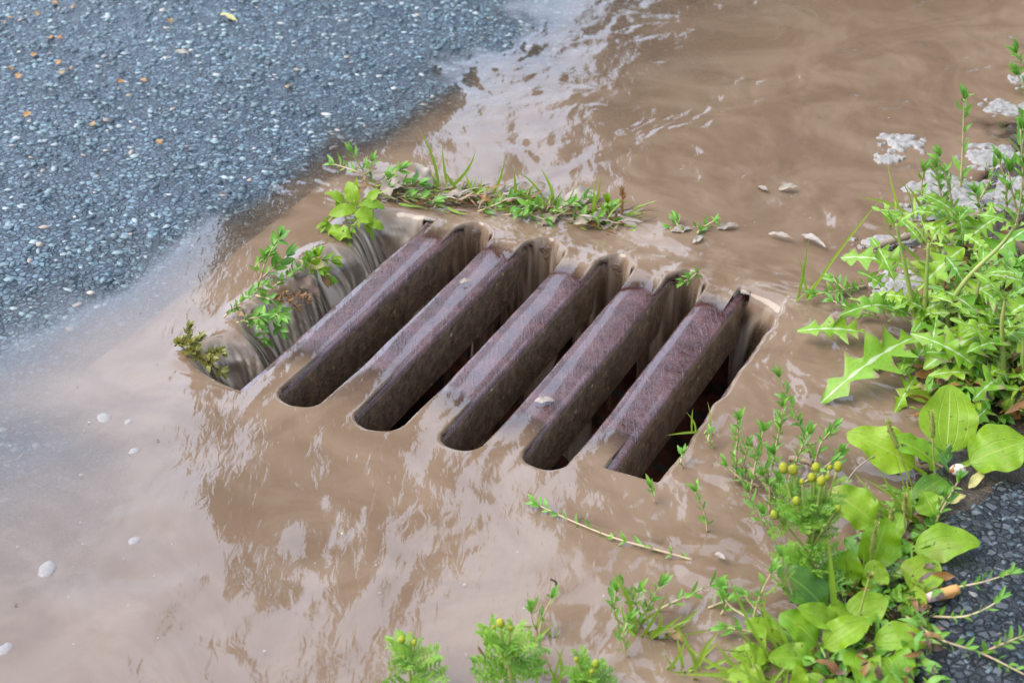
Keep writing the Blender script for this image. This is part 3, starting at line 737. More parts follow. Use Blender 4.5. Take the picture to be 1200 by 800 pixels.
def dome(c, r, h, tilt, mat, parent):
    mb = MB(); nl, nk = 9, 14; d, a, b = basis(tilt); v = [c + d * h]
    for i in range(1, nl):
        th = math.pi * 0.78 * i / (nl - 1)
        for k in range(nk):
            ph = 2 * math.pi * (k + 0.5 * (i % 2)) / nk; q = 1 + 0.05 * R.normal()
            v.append(c + d * (h * (0.45 + 0.55 * math.cos(th)) ) + (a * math.cos(ph) + b * math.sin(ph)) * r * math.sin(th) ** 0.9 * q)
    f = [(0, 1 + k, 1 + (k + 1) % nk) for k in range(nk)]
    for i in range(nl - 2):
        for k in range(nk): f.append((1 + i * nk + k, 1 + (i + 1) * nk + k, 1 + (i + 1) * nk + (k + 1) % nk, 1 + i * nk + (k + 1) % nk))
    mb.add(v, f, (R.random(), 0.5, 0.5, 1)); o = mb.build('flower_head', mat, parent)
    bm_ = MB()
    for k in range(10):
        ph = 2 * math.pi * k / 10; o2 = a * math.cos(ph) + b * math.sin(ph)
        leaf(bm_, c - d * h * 0.02 + o2 * r * 0.3, c + o2 * r * 1.05 + d * h * 0.22, r * 0.3, P_oval, -0.2, 0, 0.2, 0, 5, 1, ref=d)
    q = bm_.build('bract', M_BRACT, parent); q.parent = o
def pineapple(label, base, tops, nfe, spread, L, lo=0.1):
    b = gz(*base); e = empty('pineapple_weed', b, label, 'pineapple weed', 'pineapple weeds with yellow cone heads')
    st, fo = MB(), MB()
    main = None; tp = [V(t_[0], t_[1], b[1] + t_[4]) for t_ in tops]
    cen = np.mean(tp, 0)
    fork = b + (cen - b) * 0.55
    tube(st, smooth([b - [0, 0, 0.004], b + (fork - b) * 0.5 + [0.001, 0, 0], fork]), 0.0016, 0.0012)
    for t_, p in zip(tops, tp):
        pth = smooth([b + (fork - b) * R.uniform(0.5, 1.0), (fork + p) / 2 + [0.0, 0, -0.003] + 0.1 * (p - fork) * [1, 1, 0], p]); tube(st, pth, 0.0010, 0.0008)
        for k in range(3):
            q = pth[int(len(pth) * R.uniform(0.2, 0.8))]; feather(fo, q, nrm(np.array([R.normal(0, 1), R.normal(0, 0.8), R.uniform(0, 0.8)])), L * 0.6, np.array([0, -0.4, 0.9]))
        r = t_[2] * mpp(p) / 2 * R.uniform(0.58, 0.86)
        dome(p, r, r * R.uniform(2.0, 2.6), nrm(p - fork) + np.array([0, 0, 0.8]), M_HEADG if t_[3] else M_HEAD, e)
    for k in range(nfe):
        q = b + (fork - b) * R.uniform(lo, 1.25); an = R.random() * 6.28
        feather(fo, q + np.array([0, 0, 0.0]), np.array([math.cos(an), math.sin(an) * 0.7, R.uniform(-0.1, 0.9)]), L * R.uniform(0.7, 1.15), np.array([0, -0.4, 0.9]))
    st.build('stem', M_STEM, e); fo.build('foliage', M_FEATH, e)
pineapple('largest pineapple weed with a dozen cone heads among the plantains', (952, 696), [
    (919, 553, 15, 0, 0), (930, 555, 13, 0, .006), (956, 551, 13, 0, 0), (981, 551, 13, 0, .004), (940, 566, 10, 0, -.006), (951, 563, 12, 0, 0), (962, 567, 13, 0, -.006),
    (969, 562, 9, 0, .004), (934, 590, 14, 1, -.01), (910, 606, 13, 1, -.006), (979, 599, 12, 1, -.006), (972, 550, 9, 0, .01)], 26, 1, 0.026)
pineapple('small pineapple weed with two yellow cones, leftmost at the bottom edge', (480, 812), [(471, 752, 11, 0, 0), (485, 755, 9, 0, 0)], 10, 1, 0.024)
pineapple('small pineapple weed with one tall cone above two small ones at the bottom', (600, 815), [(587, 733, 12, 0, 0), (579, 736, 6, 0, 0), (598, 738, 8, 0, 0.002)], 13, 1, 0.026)
pineapple('short pineapple weed beside thin grass blades at the bottom centre', (690, 815), [(676, 774, 8, 0, 0), (697, 780, 11, 1, 0), (693, 788, 7, 0, -0.004)], 8, 1, 0.021)

# ------------------------------------------------------------------ sow thistles
def thistle(label, base, leaves, stems, extra=0, L=0.05):
    tips = []; b = gz(*base); e = empty('sow_thistle', b, label, 'thistle', 'jagged sow thistles on the right bank')
    for s in stems: st = MB(); tube(st, path(s), 0.0030, 0.0012, 8, R.random()); tips.append(path(s)[-1]); st.build('stem', M_TSTEM, e)
    for (a, tp, z0, z1, w, kw) in leaves:
        pa, pt = G(a[0], a[1], b[2] + z0), G(tp[0], tp[1], b[2] + z1)
        n, ph = R.uniform(4.4, 6.4), R.random()
        mb = MB(); k_ = dict(arch=0.10, fold=0.25, wave=0.22, ns=54, nt=4, back=0.55); k_.update(kw)
        leaf(mb, pa, pt, w * mpp(pa) / 2 * 1.15, lambda s: P_this(s, n, ph), **k_); mb.build('leaf', M_THIS, e)
    for tq in tips:
        for k in range(4):
            an = R.random() * 6.28; d = nrm(np.array([math.cos(an), math.sin(an), R.uniform(0.1, 1.0)])); l = L * R.uniform(0.45, 0.8); n, ph = R.uniform(3, 4.4), R.random(); mb = MB()
            leaf(mb, tq - [0, 0, 0.004], tq + d * l, l * 0.2, lambda s: P_this(s, n, ph), arch=0.15, fold=0.3, wave=0.25, ns=40, nt=4, back=0.5); mb.build('leaf', M_THIS, e)
    for _ in range(int(extra * 1.6)):
        an = R.random() * 6.28; q = b + np.array([R.normal(0, 0.02), R.normal(0, 0.02), R.uniform(0.0, 0.05)])
        d = nrm(np.array([math.cos(an), math.sin(an), R.uniform(-0.1, 0.9)])); l = L * R.uniform(0.8, 1.75)
        n, ph = R.uniform(4.4, 6.4), R.random(); mb = MB()
        leaf(mb, q, q + d * l, l * 0.21, lambda s: P_this(s, n, ph), arch=0.15, fold=0.25, wave=0.25, ns=46, nt=4, back=0.5, roll=R.normal(0, 0.3)); mb.build('leaf', M_THIS, e)
thistle('sow thistle whose jagged leaves reach out over the water', (1078, 402), [
    ((1075, 316), (985, 302), 0.050, 0.050, 44, {}), ((1050, 336), (1020, 278), 0.045, 0.075, 26, {}),
    ((1084, 290), (1036, 245), 0.06, 0.085, 24, {}), ((1076, 340), (1130, 290), 0.045, 0.07, 50, {}),
    ((1022, 392), (934, 388), 0.010, 0.012, 40, {}), ((1082, 392), (962, 472), 0.030, 0.002, 62, D(arch=0.14)),
    ((1075, 438), (1048, 484), 0.006, 0.0, 26, {}), ((1098, 368), (1086, 430), 0.045, 0.02, 32, {}),
    ((1070, 372), (1010, 352), 0.03, 0.045, 36, {}), ((1062, 352), (1092, 372), 0.05, 0.03, 40, {}),
    ((1075, 410), (1005, 430), 0.012, 0.004, 40, {}), ((1040, 340), (1005, 318), 0.03, 0.04, 24, {}),
    ((1090, 400), (1060, 440), 0.02, 0.006, 40, {})],
    [[(1078, 404), (1066, 340), (1058, 300), (1050, 262)], [(1080, 404), (1085, 340), (1088, 285)]], 8, 0.045)
thistle('sow thistle with the thick leaning stem behind the tall plantain leaf', (1122, 408), [
    ((1166, 384), (1082, 432), 0.055, 0.030, 54, {}), ((1145, 322), (1204, 332), 0.06, 0.055, 44, {}),
    ((1150, 312), (1204, 268), 0.065, 0.09, 40, {}), ((1128, 350), (1175, 330), 0.05, 0.06, 50, {}),
    ((1110, 352), (1072, 372), 0.05, 0.03, 40, {}), ((1150, 330), (1162, 372), 0.055, 0.03, 34, {}),
    ((1140, 352), (1195, 392), 0.045, 0.03, 46, {}), ((1120, 372), (1150, 432), 0.04, 0.02, 44, {}),
    ((1135, 345), (1108, 300), 0.05, 0.075, 40, {}), ((1160, 300), (1130, 275), 0.07, 0.08, 30, {})],
    [[(1115, 410), (1112, 365), (1132, 328), (1172, 288), (1192, 262)], [(1125, 410), (1140, 360), (1150, 320)]], 10, 0.05)
thistle('sow thistle with upright pale stem cut by the right edge', (1176, 462), [
    ((1178, 372), (1212, 352), 0.06, 0.065, 46, {}), ((1180, 400), (1220, 420), 0.045, 0.03, 44, {}),
    ((1172, 400), (1138, 420), 0.045, 0.03, 36, {}), ((1176, 430), (1130, 462), 0.025, 0.008, 36, {}),
    ((1180, 440), (1214, 470), 0.02, 0.006, 40, {}), ((1172, 360), (1150, 340), 0.065, 0.08, 36, {})],
    [[(1176, 464), (1176, 420), (1174, 380), (1178, 350)], [(1196, 470), (1200, 400), (1206, 340)]], 14, 0.05)

thistle('low sow thistle spreading at the foot of the pale scum', (1128, 300), [
    ((1120, 285), (1078, 262), 0.03, 0.04, 36, {}), ((1130, 285), (1168, 255), 0.03, 0.05, 36, {}), ((1125, 295), (1090, 310), 0.025, 0.015, 34, {}), ((1135, 292), (1180, 300), 0.025, 0.02, 36, {}), ((1128, 285), (1122, 240), 0.03, 0.06, 30, {})],
    [[(1128, 300), (1126, 275), (1118, 255)]], 7, 0.04)
thistle('sow thistle filling the gap between the upright plantain leaf and the right edge', (1160, 440), [
    ((1150, 430), (1118, 450), 0.025, 0.01, 36, {}), ((1160, 425), (1195, 450), 0.03, 0.012, 38, {}), ((1155, 420), (1140, 385), 0.03, 0.05, 34, {}), ((1165, 425), (1200, 405), 0.03, 0.04, 36, {})],
    [[(1160, 440), (1158, 415), (1150, 398)]], 12, 0.045)
# ------------------------------------------------------------------ knotgrass and other sprigs
KG = 'knotgrass growing in the gutter'
sprig('branching knotgrass clump standing in the water left of the pineapple weed', [
    [(950, 535), (938, 500), (925, 470), (912, 440)], [(862, 560), (863, 530), (866, 490)], [(880, 575), (886, 540), (895, 502)], [(905, 545), (912, 510), (918, 474)],
    [(902, 600), (900, 560), (880, 522)], [(925, 560), (935, 535), (948, 505)], [(955, 545), (962, 520), (978, 500)], [(905, 590), (915, 560), (905, 530)], [(935, 570), (955, 556), (975, 540)], [(880, 560), (872, 548), (876, 520)],
    [(920, 600), (905, 575), (893, 556)], [(960, 560), (975, 548), (985, 528)]], 0.0125, KG, dens=1.3)
sprig('long knotgrass runner floating on the open water below the bars', [[(812, 656, 0.004), (770, 644, 0.004), (720, 630, 0.005), (670, 610, 0.005), (628, 590, 0.008)]], 0.012, KG, dens=0.62)
sprig('lone knotgrass tip poking from the water below the rightmost bar', [[(768, 588), (764, 578), (762, 570)]], 0.012, KG)
sprig('knotgrass tip with a dark node standing in open water', [[(829, 622), (826, 603), (814, 574)]], 0.012, KG, dens=0.9)
sprig('knotgrass tangle with grass blades at the bottom centre', [
    [(752, 725), (742, 700), (728, 682)], [(748, 730), (765, 700), (775, 684)], [(735, 735), (720, 720), (722, 690)], [(770, 715), (800, 700, 0.012), (840, 682, 0.012)], [(750, 735), (742, 715), (750, 690)],
    [(735, 770), (730, 745), (738, 725)], [(830, 712), (850, 704, 0.005), (868, 698, 0.006)], [(845, 720), (852, 706), (848, 690)]], 0.0125, KG, dens=1.1)
sprig('upright leafy knotgrass tip with forked leaves in the water at the bottom', [[(632, 745), (636, 724), (648, 698)], [(630, 742), (624, 728), (622, 712)]], 0.014, KG, dens=0.7, lw=0.26)
sprig('knotgrass branch with red tinted tip sprawling over the asphalt corner', [[(1062, 722, 0.016), (1100, 748, 0.012), (1150, 765, 0.008), (1205, 792, 0.008)], [(1150, 765, 0.018), (1180, 752, 0.02), (1200, 744, 0.022)]], 0.0115, KG, dens=0.9)
sprig('knotgrass branch rising from the sprawling stem over the asphalt', [[(1090, 722, 0.016), (1130, 722, 0.01), (1160, 710, 0.016), (1172, 700, 0.02)]], 0.0115, KG, dens=0.9)
sprig('knotgrass branch behind the cigarette stub on the asphalt', [[(1110, 690, 0.018), (1150, 682, 0.01), (1186, 671, 0.014)]], 0.0115, KG, dens=0.9)
sprig('knotgrass stem between the plantains and the asphalt edge', [[(1090, 625), (1105, 595), (1125, 560)], [(1085, 620), (1098, 600), (1108, 580)]], 0.012, KG, dens=1.0)
sprig('tall slender knotgrass shoot on the far right bank', [[(1125, 222), (1128, 180), (1130, 115)]], 0.0175, KG, dens=1.15, r=0.0013)
sprig('knotgrass clump on the pale scum at the right bank', [
    [(1180, 250), (1178, 215), (1170, 185)], [(1120, 260), (1112, 220), (1100, 182)], [(1085, 262), (1080, 225), (1082, 200)], [(1108, 262), (1102, 225), (1095, 195)], [(1190, 270), (1196, 235), (1200, 190)], [(1145, 240), (1158, 215), (1165, 195)], [(1150, 285), (1150, 250), (1142, 225)]], 0.017, KG, dens=1.0, r=0.0012)
sprig('glossy leafy shoot cut off by the right edge near the top', [[(1215, 105), (1204, 85), (1190, 62)], [(1215, 110), (1200, 100), (1192, 88)]], 0.026, None, name='weed_shoot', r=0.0014)
sprig('leafy stem cut by the right edge above the thistles', [[(1208, 270), (1200, 215), (1196, 150)], [(1215, 215), (1204, 170), (1206, 120)], [(1196, 260), (1186, 225), (1182, 200)]], 0.022, None, name='weed_shoot', r=0.0014)
sprig('low trailing knotgrass at the water edge left of the thistle', [[(1015, 335), (985, 340, 0.008), (955, 345, 0.010)], [(1000, 350), (985, 335, 0.012), (975, 325, 0.015)], [(1030, 372, 0.01), (1000, 362, 0.01), (975, 352, 0.01)]], 0.014, KG, dens=1.2)
sprig('knotgrass stem lying in the water beside the lowest plantain', [[(905, 745, 0.008), (880, 726, 0.009), (858, 712, 0.014), (848, 700, 0.02)], [(880, 735), (890, 700), (905, 668)]], 0.0125, KG, dens=0.7)
sprig('floating knotgrass wisp below the grass tuft right of the bars', [[(838, 524, 0.004), (830, 516, 0.01), (832, 506, 0.014)]], 0.0095, KG)
sprig('tiny knotgrass wisp just right of the last bar', [[(800, 548, 0.004), (798, 540, 0.008), (800, 530, 0.012)]], 0.009, KG)
sprig('limp green sprig washed against the far end of the fourth bar', [[(818, 318, 0.004), (810, 326, 0.006), (800, 330, 0.010)]], 0.012, KG, dens=0.8)

# litter dam on the far side of the grate
sprig('small leaved sprig at the left end of the litter dam', [[(440, 212), (415, 200, 0.012), (390, 192, 0.012)], [(430, 205), (420, 192), (412, 178)], [(425, 212), (432, 200), (436, 188)]], 0.014, name='weed_sprig', dens=1.1)
e_ = gz(425, 255); be = empty('broad_leaved_weed', e_, 'round leaved weed caught at the top corner of the left fall', 'weed')
for (a, tp, z0, z1, w) in (((415, 252), (440, 258), 0.022, 0.012, 24), ((418, 245), (385, 252), 0.018, 0.012, 16), ((405, 240), (380, 226), 0.018, 0.03, 16), ((416, 235), (418, 208), 0.02, 0.045, 8), ((418, 240), (408, 212), 0.02, 0.04, 18), ((430, 238), (445, 222), 0.02, 0.03, 12),
                          ((430, 262), (450, 268), 0.012, 0.004, 14), ((425, 262), (437, 282), 0.01, -0.01, 9), ((420, 240), (452, 245), 0.02, 0.014, 14)):
    mb = MB(); pa = G(*a, e_[2] + z0); leaf(mb, pa, G(*tp, e_[2] + z1), w * mpp(pa) / 2, P_oval, 0.15, R.normal(0, 0.2), 0.15, 0.1, 16, 4); mb.build('leaf', M_PLANT, be)
mb = MB(); tube(mb, smooth([e_, G(420, 248, e_[2] + 0.015), G(415, 235, e_[2] + 0.03)]), 0.0012, 0.0008); mb.build('stem', M_STEM, be)
TG = 'grass tufts in the litter dam'
tuft('tallest grass tuft of the litter dam, blades bending left', (512, 222), [(488, 147), (518, 165), (503, 198), (495, 190), (470, 262, -.02), (540, 268, -.03), (558, 175)], 0.0018, 8, 0.03, TG)
tuft('grass tuft with two crossing blades in the middle of the dam', (566, 232), [(545, 200), (592, 184), (540, 210), (565, 208), (575, 215)], 0.0017, 8, 0.03, TG)
tuft('grass tuft with one long upright blade near the dam centre', (598, 240), [(602, 196), (580, 214), (612, 212), (585, 226)], 0.0017, 9, 0.03, TG)
tuft('densest grass tuft of the dam, fanned out over pale dead leaves', (645, 245), [(632, 195), (605, 200), (620, 218), (590, 215), (612, 225), (660, 220), (675, 215), (655, 228), (628, 285, -.02)], 0.0018, 16, 0.035, TG)
tuft('yellowing grass tuft near the right end of the dam', (690, 255), [(704, 206), (696, 212), (672, 228), (720, 235), (730, 250), (705, 290, -.03), (660, 262)], 0.0017, 12, 0.035, TG)
sprig('yellow green sprig standing at the right end of the dam', [[(715, 260), (713, 248), (712, 236)]], 0.014, name='weed_sprig', mf=M_PLANT, lw=0.5)
sprig('brown withered sprig at the far right of the dam', [[(728, 262), (729, 245), (730, 226)]], 0.010, name='weed_sprig', mf=M_BROWN, ms=M_BROWN, dens=1.5)
sprig('low creeping weed under the grass of the dam centre', [[(560, 248, 0.006), (585, 238, 0.012), (605, 228, 0.016)], [(590, 252, 0.004), (615, 250, 0.008), (640, 258, 0.008)], [(640, 252, 0.01), (665, 240, 0.014), (690, 232, 0.014)]], 0.015, name='weed_sprig', dens=1.1)
tuft('dense low grass between the tallest tuft and the crossing blades', (540, 230), [(520, 200), (535, 212), (556, 205), (528, 222), (565, 215)], 0.0017, 16, 0.03, TG)
tuft('short spreading grass joining the dam centre to its densest tuft', (618, 244), [(608, 215), (628, 212), (640, 225), (596, 225)], 0.0017, 16, 0.03, TG)
tuft('short grass at the left arm of the dam', (470, 222), [(462, 195), (480, 200), (450, 208), (492, 212)], 0.0016, 14, 0.026, TG)
sprig('leafy creeping weed across the left arm of the dam', [[(440, 228, 0.006), (465, 218, 0.012), (492, 215, 0.014)], [(455, 232, 0.004), (480, 230, 0.010), (510, 236, 0.008)], [(450, 222), (458, 205), (470, 198)]], 0.015, name='weed_sprig', dens=1.2, lw=0.42)
sprig('leafy creeping weed under the yellowing dam grass', [[(660, 258, 0.004), (690, 254, 0.012), (725, 262, 0.006)], [(680, 262, 0.004), (700, 246, 0.014), (716, 242, 0.016)], [(640, 248, 0.008), (625, 240, 0.014), (610, 246, 0.01)]], 0.014, name='weed_sprig', dens=1.2, lw=0.4)
sprig('wet leafy strand pulled from the dam into the top of the left fall', [[(440, 235, 0.008), (425, 252, 0.010), (412, 268, 0.004), (408, 284, -0.008)], [(432, 240, 0.008), (400, 248, 0.008), (382, 262, 0.004)]], 0.014, name='weed_sprig', dens=1.2, lw=0.42, mf=M_PLANT)
DL_ = [('pale curled dead leaf standing upright behind the tallest dam grass', (505, 222), (485, 190), 22, 0.03, M_DEAD), ('pale dead leaf with a brown edge left of the tallest dam grass', (445, 228), (478, 212), 26, 0.016, M_DEAD),
       ('broad pale dead leaf behind the densest dam grass', (605, 232), (640, 216), 26, 0.018, M_DEAD), ('pale dead leaf lying on the right half of the dam', (655, 240), (705, 226), 26, 0.014, M_DEAD),
       ('tattered pale leaf hanging below the densest dam grass', (655, 252), (628, 268), 18, -0.004, M_DEAD), ('flat pale leaf under the yellowing dam grass', (672, 262), (718, 256), 18, 0.006, M_DEAD),
       ('ragged pale leaf at the right tip of the dam', (712, 254), (748, 266), 14, 0.004, M_DEAD), ('rust brown leaf folded on the left half of the dam', (455, 205), (475, 222), 12, 0.012, M_BROWN),
       ('small brown leaf in the dam centre', (575, 238), (560, 228), 12, 0.012, M_BROWN), ('orange brown leaf scrap under the right dam grass', (680, 258), (705, 268), 10, 0.002, M_BROWN),
       ('short pale leaf flat on the left arm of the dam', (440, 222), (425, 232), 14, 0.006, M_DEAD), ('narrow pale leaf flat between the two left dam tufts', (520, 232), (548, 225), 14, 0.012, M_DEAD)]
for (lb, a, b, w, z, m) in DL_: dead(lb, a, b, w, m, (0.006, z))
mb = MB()
for _ in range(900):                             # tangle of straw and rotted scraps
    s = R.random(); px = 425 + 320 * s + R.normal(0, 6); py = 222 + 40 * s + R.normal(0, 5.5) + 4 * math.sin(s * 9)
    p = gz(px, py); p = p + [0, 0, R.uniform(-0.003, 0.011)]; an = R.normal(0.1, 0.7); l = R.uniform(0.006, 0.03)
    d = nrm(np.array([math.cos(an), math.sin(an) * 0.6, R.normal(0, 0.25)])); leaf(mb, p, p + d * l, R.uniform(0.0004, 0.0019), P_blade, R.normal(0, 0.1), R.normal(0, 1), 0.2, 0.2, 5, 1, mi=int(R.choice(4, p=[.42, .2, .22, .16])))
tag(mb.build('straw', [M_DEAD, M_BROWN, M_GRASS, M_WOOD]), kind='stuff', label='tangled straw and rotted scraps along the litter dam', cat='straw')
# clumps on the left fall
sprig('muddy weed strands washed along the lip of the left fall', [[(262, 372, 0.008), (285, 352, 0.010), (312, 332, 0.008)], [(318, 338, 0.008), (345, 318, 0.010), (372, 296, 0.008)], [(300, 346, 0.008), (318, 352, 0.004), (332, 366, -0.008)]], 0.011, name='weed_sprig', dens=1.3, lw=0.4)
sprig('yellowing sprig pressed flat between the two upper lobes of the left fall', [[(352, 305, 0.008), (368, 312, 0.006), (384, 326, -0.006)], [(360, 300, 0.008), (374, 302, 0.010), (390, 306, 0.004)]], 0.013, name='weed_sprig', dens=1.2, lw=0.5, mf=M_PLANT)
sprig('brown rootlets draped over the fall above the trailing sprig', [[(318, 352, 0.008), (336, 352, 0.006), (350, 362, -0.008)], [(322, 346, 0.008), (345, 345, 0.006), (362, 352, -0.008)]], 0.008, name='weed_sprig', dens=1.6, mf=M_BROWN, ms=M_TWIGD)
sprig('leafy sprig with a brown tip on the lip of the left fall', [[(305, 328), (312, 305), (328, 276)], [(308, 325), (322, 312), (338, 300)], [(302, 325), (300, 312), (312, 300)]], 0.016, name='weed_sprig', dens=1.0, lw=0.42)
sprig('trailing green sprig hanging down the middle of the left fall', [[(278, 378, 0.008), (300, 372, 0.010), (322, 378, 0.0), (330, 390, -0.01)], [(295, 370, 0.012), (305, 385, 0.0), (312, 400, -0.02)], [(290, 382, 0.006), (315, 366, 0.006), (330, 372, 0.004)]], 0.013, name='weed_sprig', dens=1.4, lw=0.4)
sprig('brown and green mossy clump at the lower end of the left fall', [[(205, 405, 0.008), (218, 396, 0.014), (222, 384, 0.022)], [(215, 410, 0.008), (232, 412, 0.012), (250, 420, 0.010)], [(225, 412, 0.008), (245, 425, 0.004), (262, 438, -0.008)], [(212, 400, 0.01), (225, 402, 0.016), (235, 395, 0.02)], [(240, 418, 0.006), (255, 412, 0.010), (262, 414, 0.012)]], 0.009, name='moss_clump', cat='moss', dens=2.2, lw=0.5, mf=leaf_mat('moss_leaf', (0.16, 0.19, 0.03), (0.34, 0.30, 0.07), (0.3, 0.3, 0.1)), ms=M_TWIGD)
for (lb, a, b, w, m, z) in (('yellow leaf stuck in the upper left fall', (358, 305), (382, 318), 20, M_YELL, (0.008, 0.004)), ('brown leaf hanging in the upper left fall', (378, 312), (385, 338), 14, M_BROWN, (0.004, -0.012)),
                            ('dark rotted leaf folded over the middle of the left fall', (345, 320), (375, 350), 22, M_TWIGD, (0.006, -0.008)), ('washed out green leaf under the top of the left fall', (385, 270), (412, 280), 26, M_PLANT, (0.002, 0.0)),
                            ('orange brown scrap at the top of the trailing sprig', (275, 366), (288, 372), 8, M_BROWN, (0.010, 0.012)),
                            ('dark wet leaf at the middle of the trailing sprig', (285, 362), (298, 374), 14, M_TWIGD, (0.012, 0.008))): dead(lb, a, b, w, m, z)
# grass right of the bars and at the bottom
tuft('small grass tuft in the water right of the last bar', (817, 505), [(803, 482), (812, 478), (829, 470), (780, 510, -.01)], 0.0010, 2, 0.012)
tuft('few grass stalks in the water left of the thistle', (946, 348), [(948, 278), (936, 300), (1040, 224), (952, 300)], 0.0012, 3, 0.03)
tuft('long arching grass blades in front of the pale scum', (1075, 262), [(1040, 190), (1005, 232), (1050, 205), (1035, 245), (1060, 215)], 0.0016, 6, 0.05)
BG = 'grass at the bottom of the picture'
tuft('grass tuft left of the lowest plantain with long leaning blades', (930, 775), [(850, 666), (870, 700), (898, 690), (838, 760), (880, 762), (860, 782), (902, 742)], 0.0016, 12, 0.05, BG)
tuft('grass tuft standing in the knotgrass tangle at the bottom centre', (760, 745), [(718, 668), (785, 690), (800, 720), (745, 700), (775, 715), (812, 728), (730, 700), (838, 735)], 0.0017, 10, 0.035, BG)
tuft('sparse upright grass left of the lowest plantain', (805, 780), [(790, 728), (806, 742), (822, 760), (845, 738), (778, 755), (832, 775)], 0.0015, 8, 0.035, BG)
tuft('thin grass blades beside the bottom centre pineapple weed', (655, 800), [(662, 752), (650, 758), (640, 770), (688, 755)], 0.0014, 8, 0.03, BG)
tuft('short blade pair in the water above the bottom pineapple weeds', (632, 745), [(634, 706), (650, 728)], 0.0014, 3, 0.02, BG)
tuft('tall grass stems leaning left between the two upper plantains', (1070, 612), [(1000, 552), (1010, 560), (1045, 520), (1062, 560), (1028, 545), (1048, 585), (1020, 600)], 0.0015, 8, 0.04)
tuft('fine grass leaning over the water beside the arching blades', (1110, 330), [(1030, 262), (1050, 300), (1075, 275), (1020, 320), (1095, 270), (1130, 268)], 0.0014, 10, 0.05)
tuft('fine grass between the middle plantain and the pineapple weed', (1000, 690), [(958, 640), (975, 622), (1012, 640), (990, 650), (1030, 655)], 0.0014, 14, 0.035)
tuft('long limp grass left of the bottom plantain, flattened on the water', (880, 790), [(800, 752), (812, 775), (835, 748), (790, 790), (862, 735), (848, 752)], 0.0016, 14, 0.045, BG)
sprig('knotgrass stems hidden under the lowest plantain, tips to the left', [[(930, 740, 0.004), (895, 722, 0.008), (870, 695, 0.02)], [(940, 760, 0.004), (890, 742, 0.008), (850, 735, 0.012)], [(950, 730), (930, 700), (915, 650)]], 0.0125, KG, dens=1.0)
sprig('knotgrass fringe at the foot of the knotgrass clump', [[(900, 620), (885, 600), (876, 575)], [(915, 640), (900, 615), (893, 600)], [(930, 600), (915, 580), (912, 560)], [(890, 570, 0.004), (868, 560, 0.008), (850, 545, 0.016)]], 0.012, KG, dens=1.2)
blade('broad yellow green blade standing straight up among the plantains', (979, 732), (970, 628), 8)
tuft('grass blades spreading into the bottom edge of the picture', (900, 815), [(842, 770), (856, 752), (880, 770), (835, 790), (925, 780)], 0.0017, 8, 0.04, BG)

# ------------------------------------------------------------------ pale scum mats
def matpatch(label, cx, cy, rx, ry, seed, z=0.003, name='scum_patch'):
    b = gz(cx, cy); mx = mpp(b); rxm = rx * mx; rym = ry * mx / 0.42
    n = 30; g = np.linspace(-1.25, 1.25, n); X_, Y_ = np.meshgrid(g, g, indexing='ij')
    r = np.hypot(X_, Y_); wob = 0.75 * fbm(X_ * 1.9, Y_ * 1.9, seed, 3)
    cell = np.abs(pn(X_ * 3.2, Y_ * 3.2, seed + 5))
    inside = (r + wob < 1.0)
    th = np.clip(1.0 - r - wob, 0, 1)
    x, y = b[0] + X_ * rxm, b[1] + Y_ * rym
    zz = np.maximum(z_solid(x, y), L0) - 0.002 + (z + 0.001) * np.clip(th * 5, 0, 1) ** 0.5 + 0.002 * cell
    v = np.stack([x, y, zz], -1).reshape(-1, 3); f = []
    for i in range(n - 1):
        for j in range(n - 1):
            if inside[i, j] or inside[i + 1, j + 1]: f.append((i * n + j, (i + 1) * n + j, (i + 1) * n + j + 1, i * n + j + 1))
    c = np.zeros((len(v), 4)); c[:, 0] = R.random()
    mb = MB(); mb.add(v, f, c); return tag(mb.build(name, M_MAT, origin=b), label, 'scum', 'pale scum along the right bank')
for i, (lb, cx, cy, rx, ry) in enumerate((
    ('pale scum patch nearest the open water, under a small sprig', 1058, 168, 24, 9), ('narrow pale scum scrap below the small sprig', 1042, 187, 16, 5), ('large pale scum patch behind the arching grass blades', 1112, 228, 46, 22),
    ('pale scum patch touching the right edge beside the leafy stem', 1180, 128, 30, 9), ('topmost pale scum scrap at the right edge', 1204, 96, 16, 8), ('pale scum patch behind the tall knotgrass shoot', 1165, 185, 36, 12),
    ('low pale scum patch at the foot of the arching grass', 1070, 250, 24, 8), ('pale scum patch at the right edge behind the leafy stem', 1190, 232, 40, 20), ('broken pale scum among the thistle stems', 1060, 335, 32, 14), ('pale scum strip on the water before the thistle', 1040, 285, 34, 6))):
    matpatch(lb, cx, cy, rx, ry, 200 + i * 7)
def stick(label, a, b, wpx, mat=M_WOOD, z=(0.008, 0.012), name='twig', cat='twig'):
    pa, pb = gz(*a), gz(*b); pa = G(*a, pa[2] + z[0]); pb = G(*b, pb[2] + z[1]); m = (pa + pb) / 2 + [0, 0, 0.002]
    p = smooth([pa, m + rvec() * 0.002, pb]); mb = MB(); r = wpx * mpp(pa) / 2
    tube(mb, p, r * np.array([0.7 + 0.3 * math.sin(i * 1.7) ** 2 + 0.2 * R.random() for i in range(len(p))]), k=7)
    return tag(mb.build(name, mat, origin=pa), label, cat)
stick('weathered pale stick lying in front of the scum', (1105, 272), (1152, 250), 8)
stick('bleached hollow stalk lying before the thistle', (1022, 290), (1085, 270), 9, M_DEAD)
stick('peeling brown twig at the foot of the knotgrass clump', (868, 543), (905, 575), 9)
stick('short brown twig behind the pineapple weed cones', (925, 537), (952, 543), 8)
stick('thin bare straw crossing the water beside the plantain', (988, 570), (1024, 534), 2, M_DEAD, (0.01, 0.03))
stick('dark curled stalk leaning at the bottom, left of the tall cone', (572, 775), (560, 757), 3, M_BROWN, (0.004, 0.02))
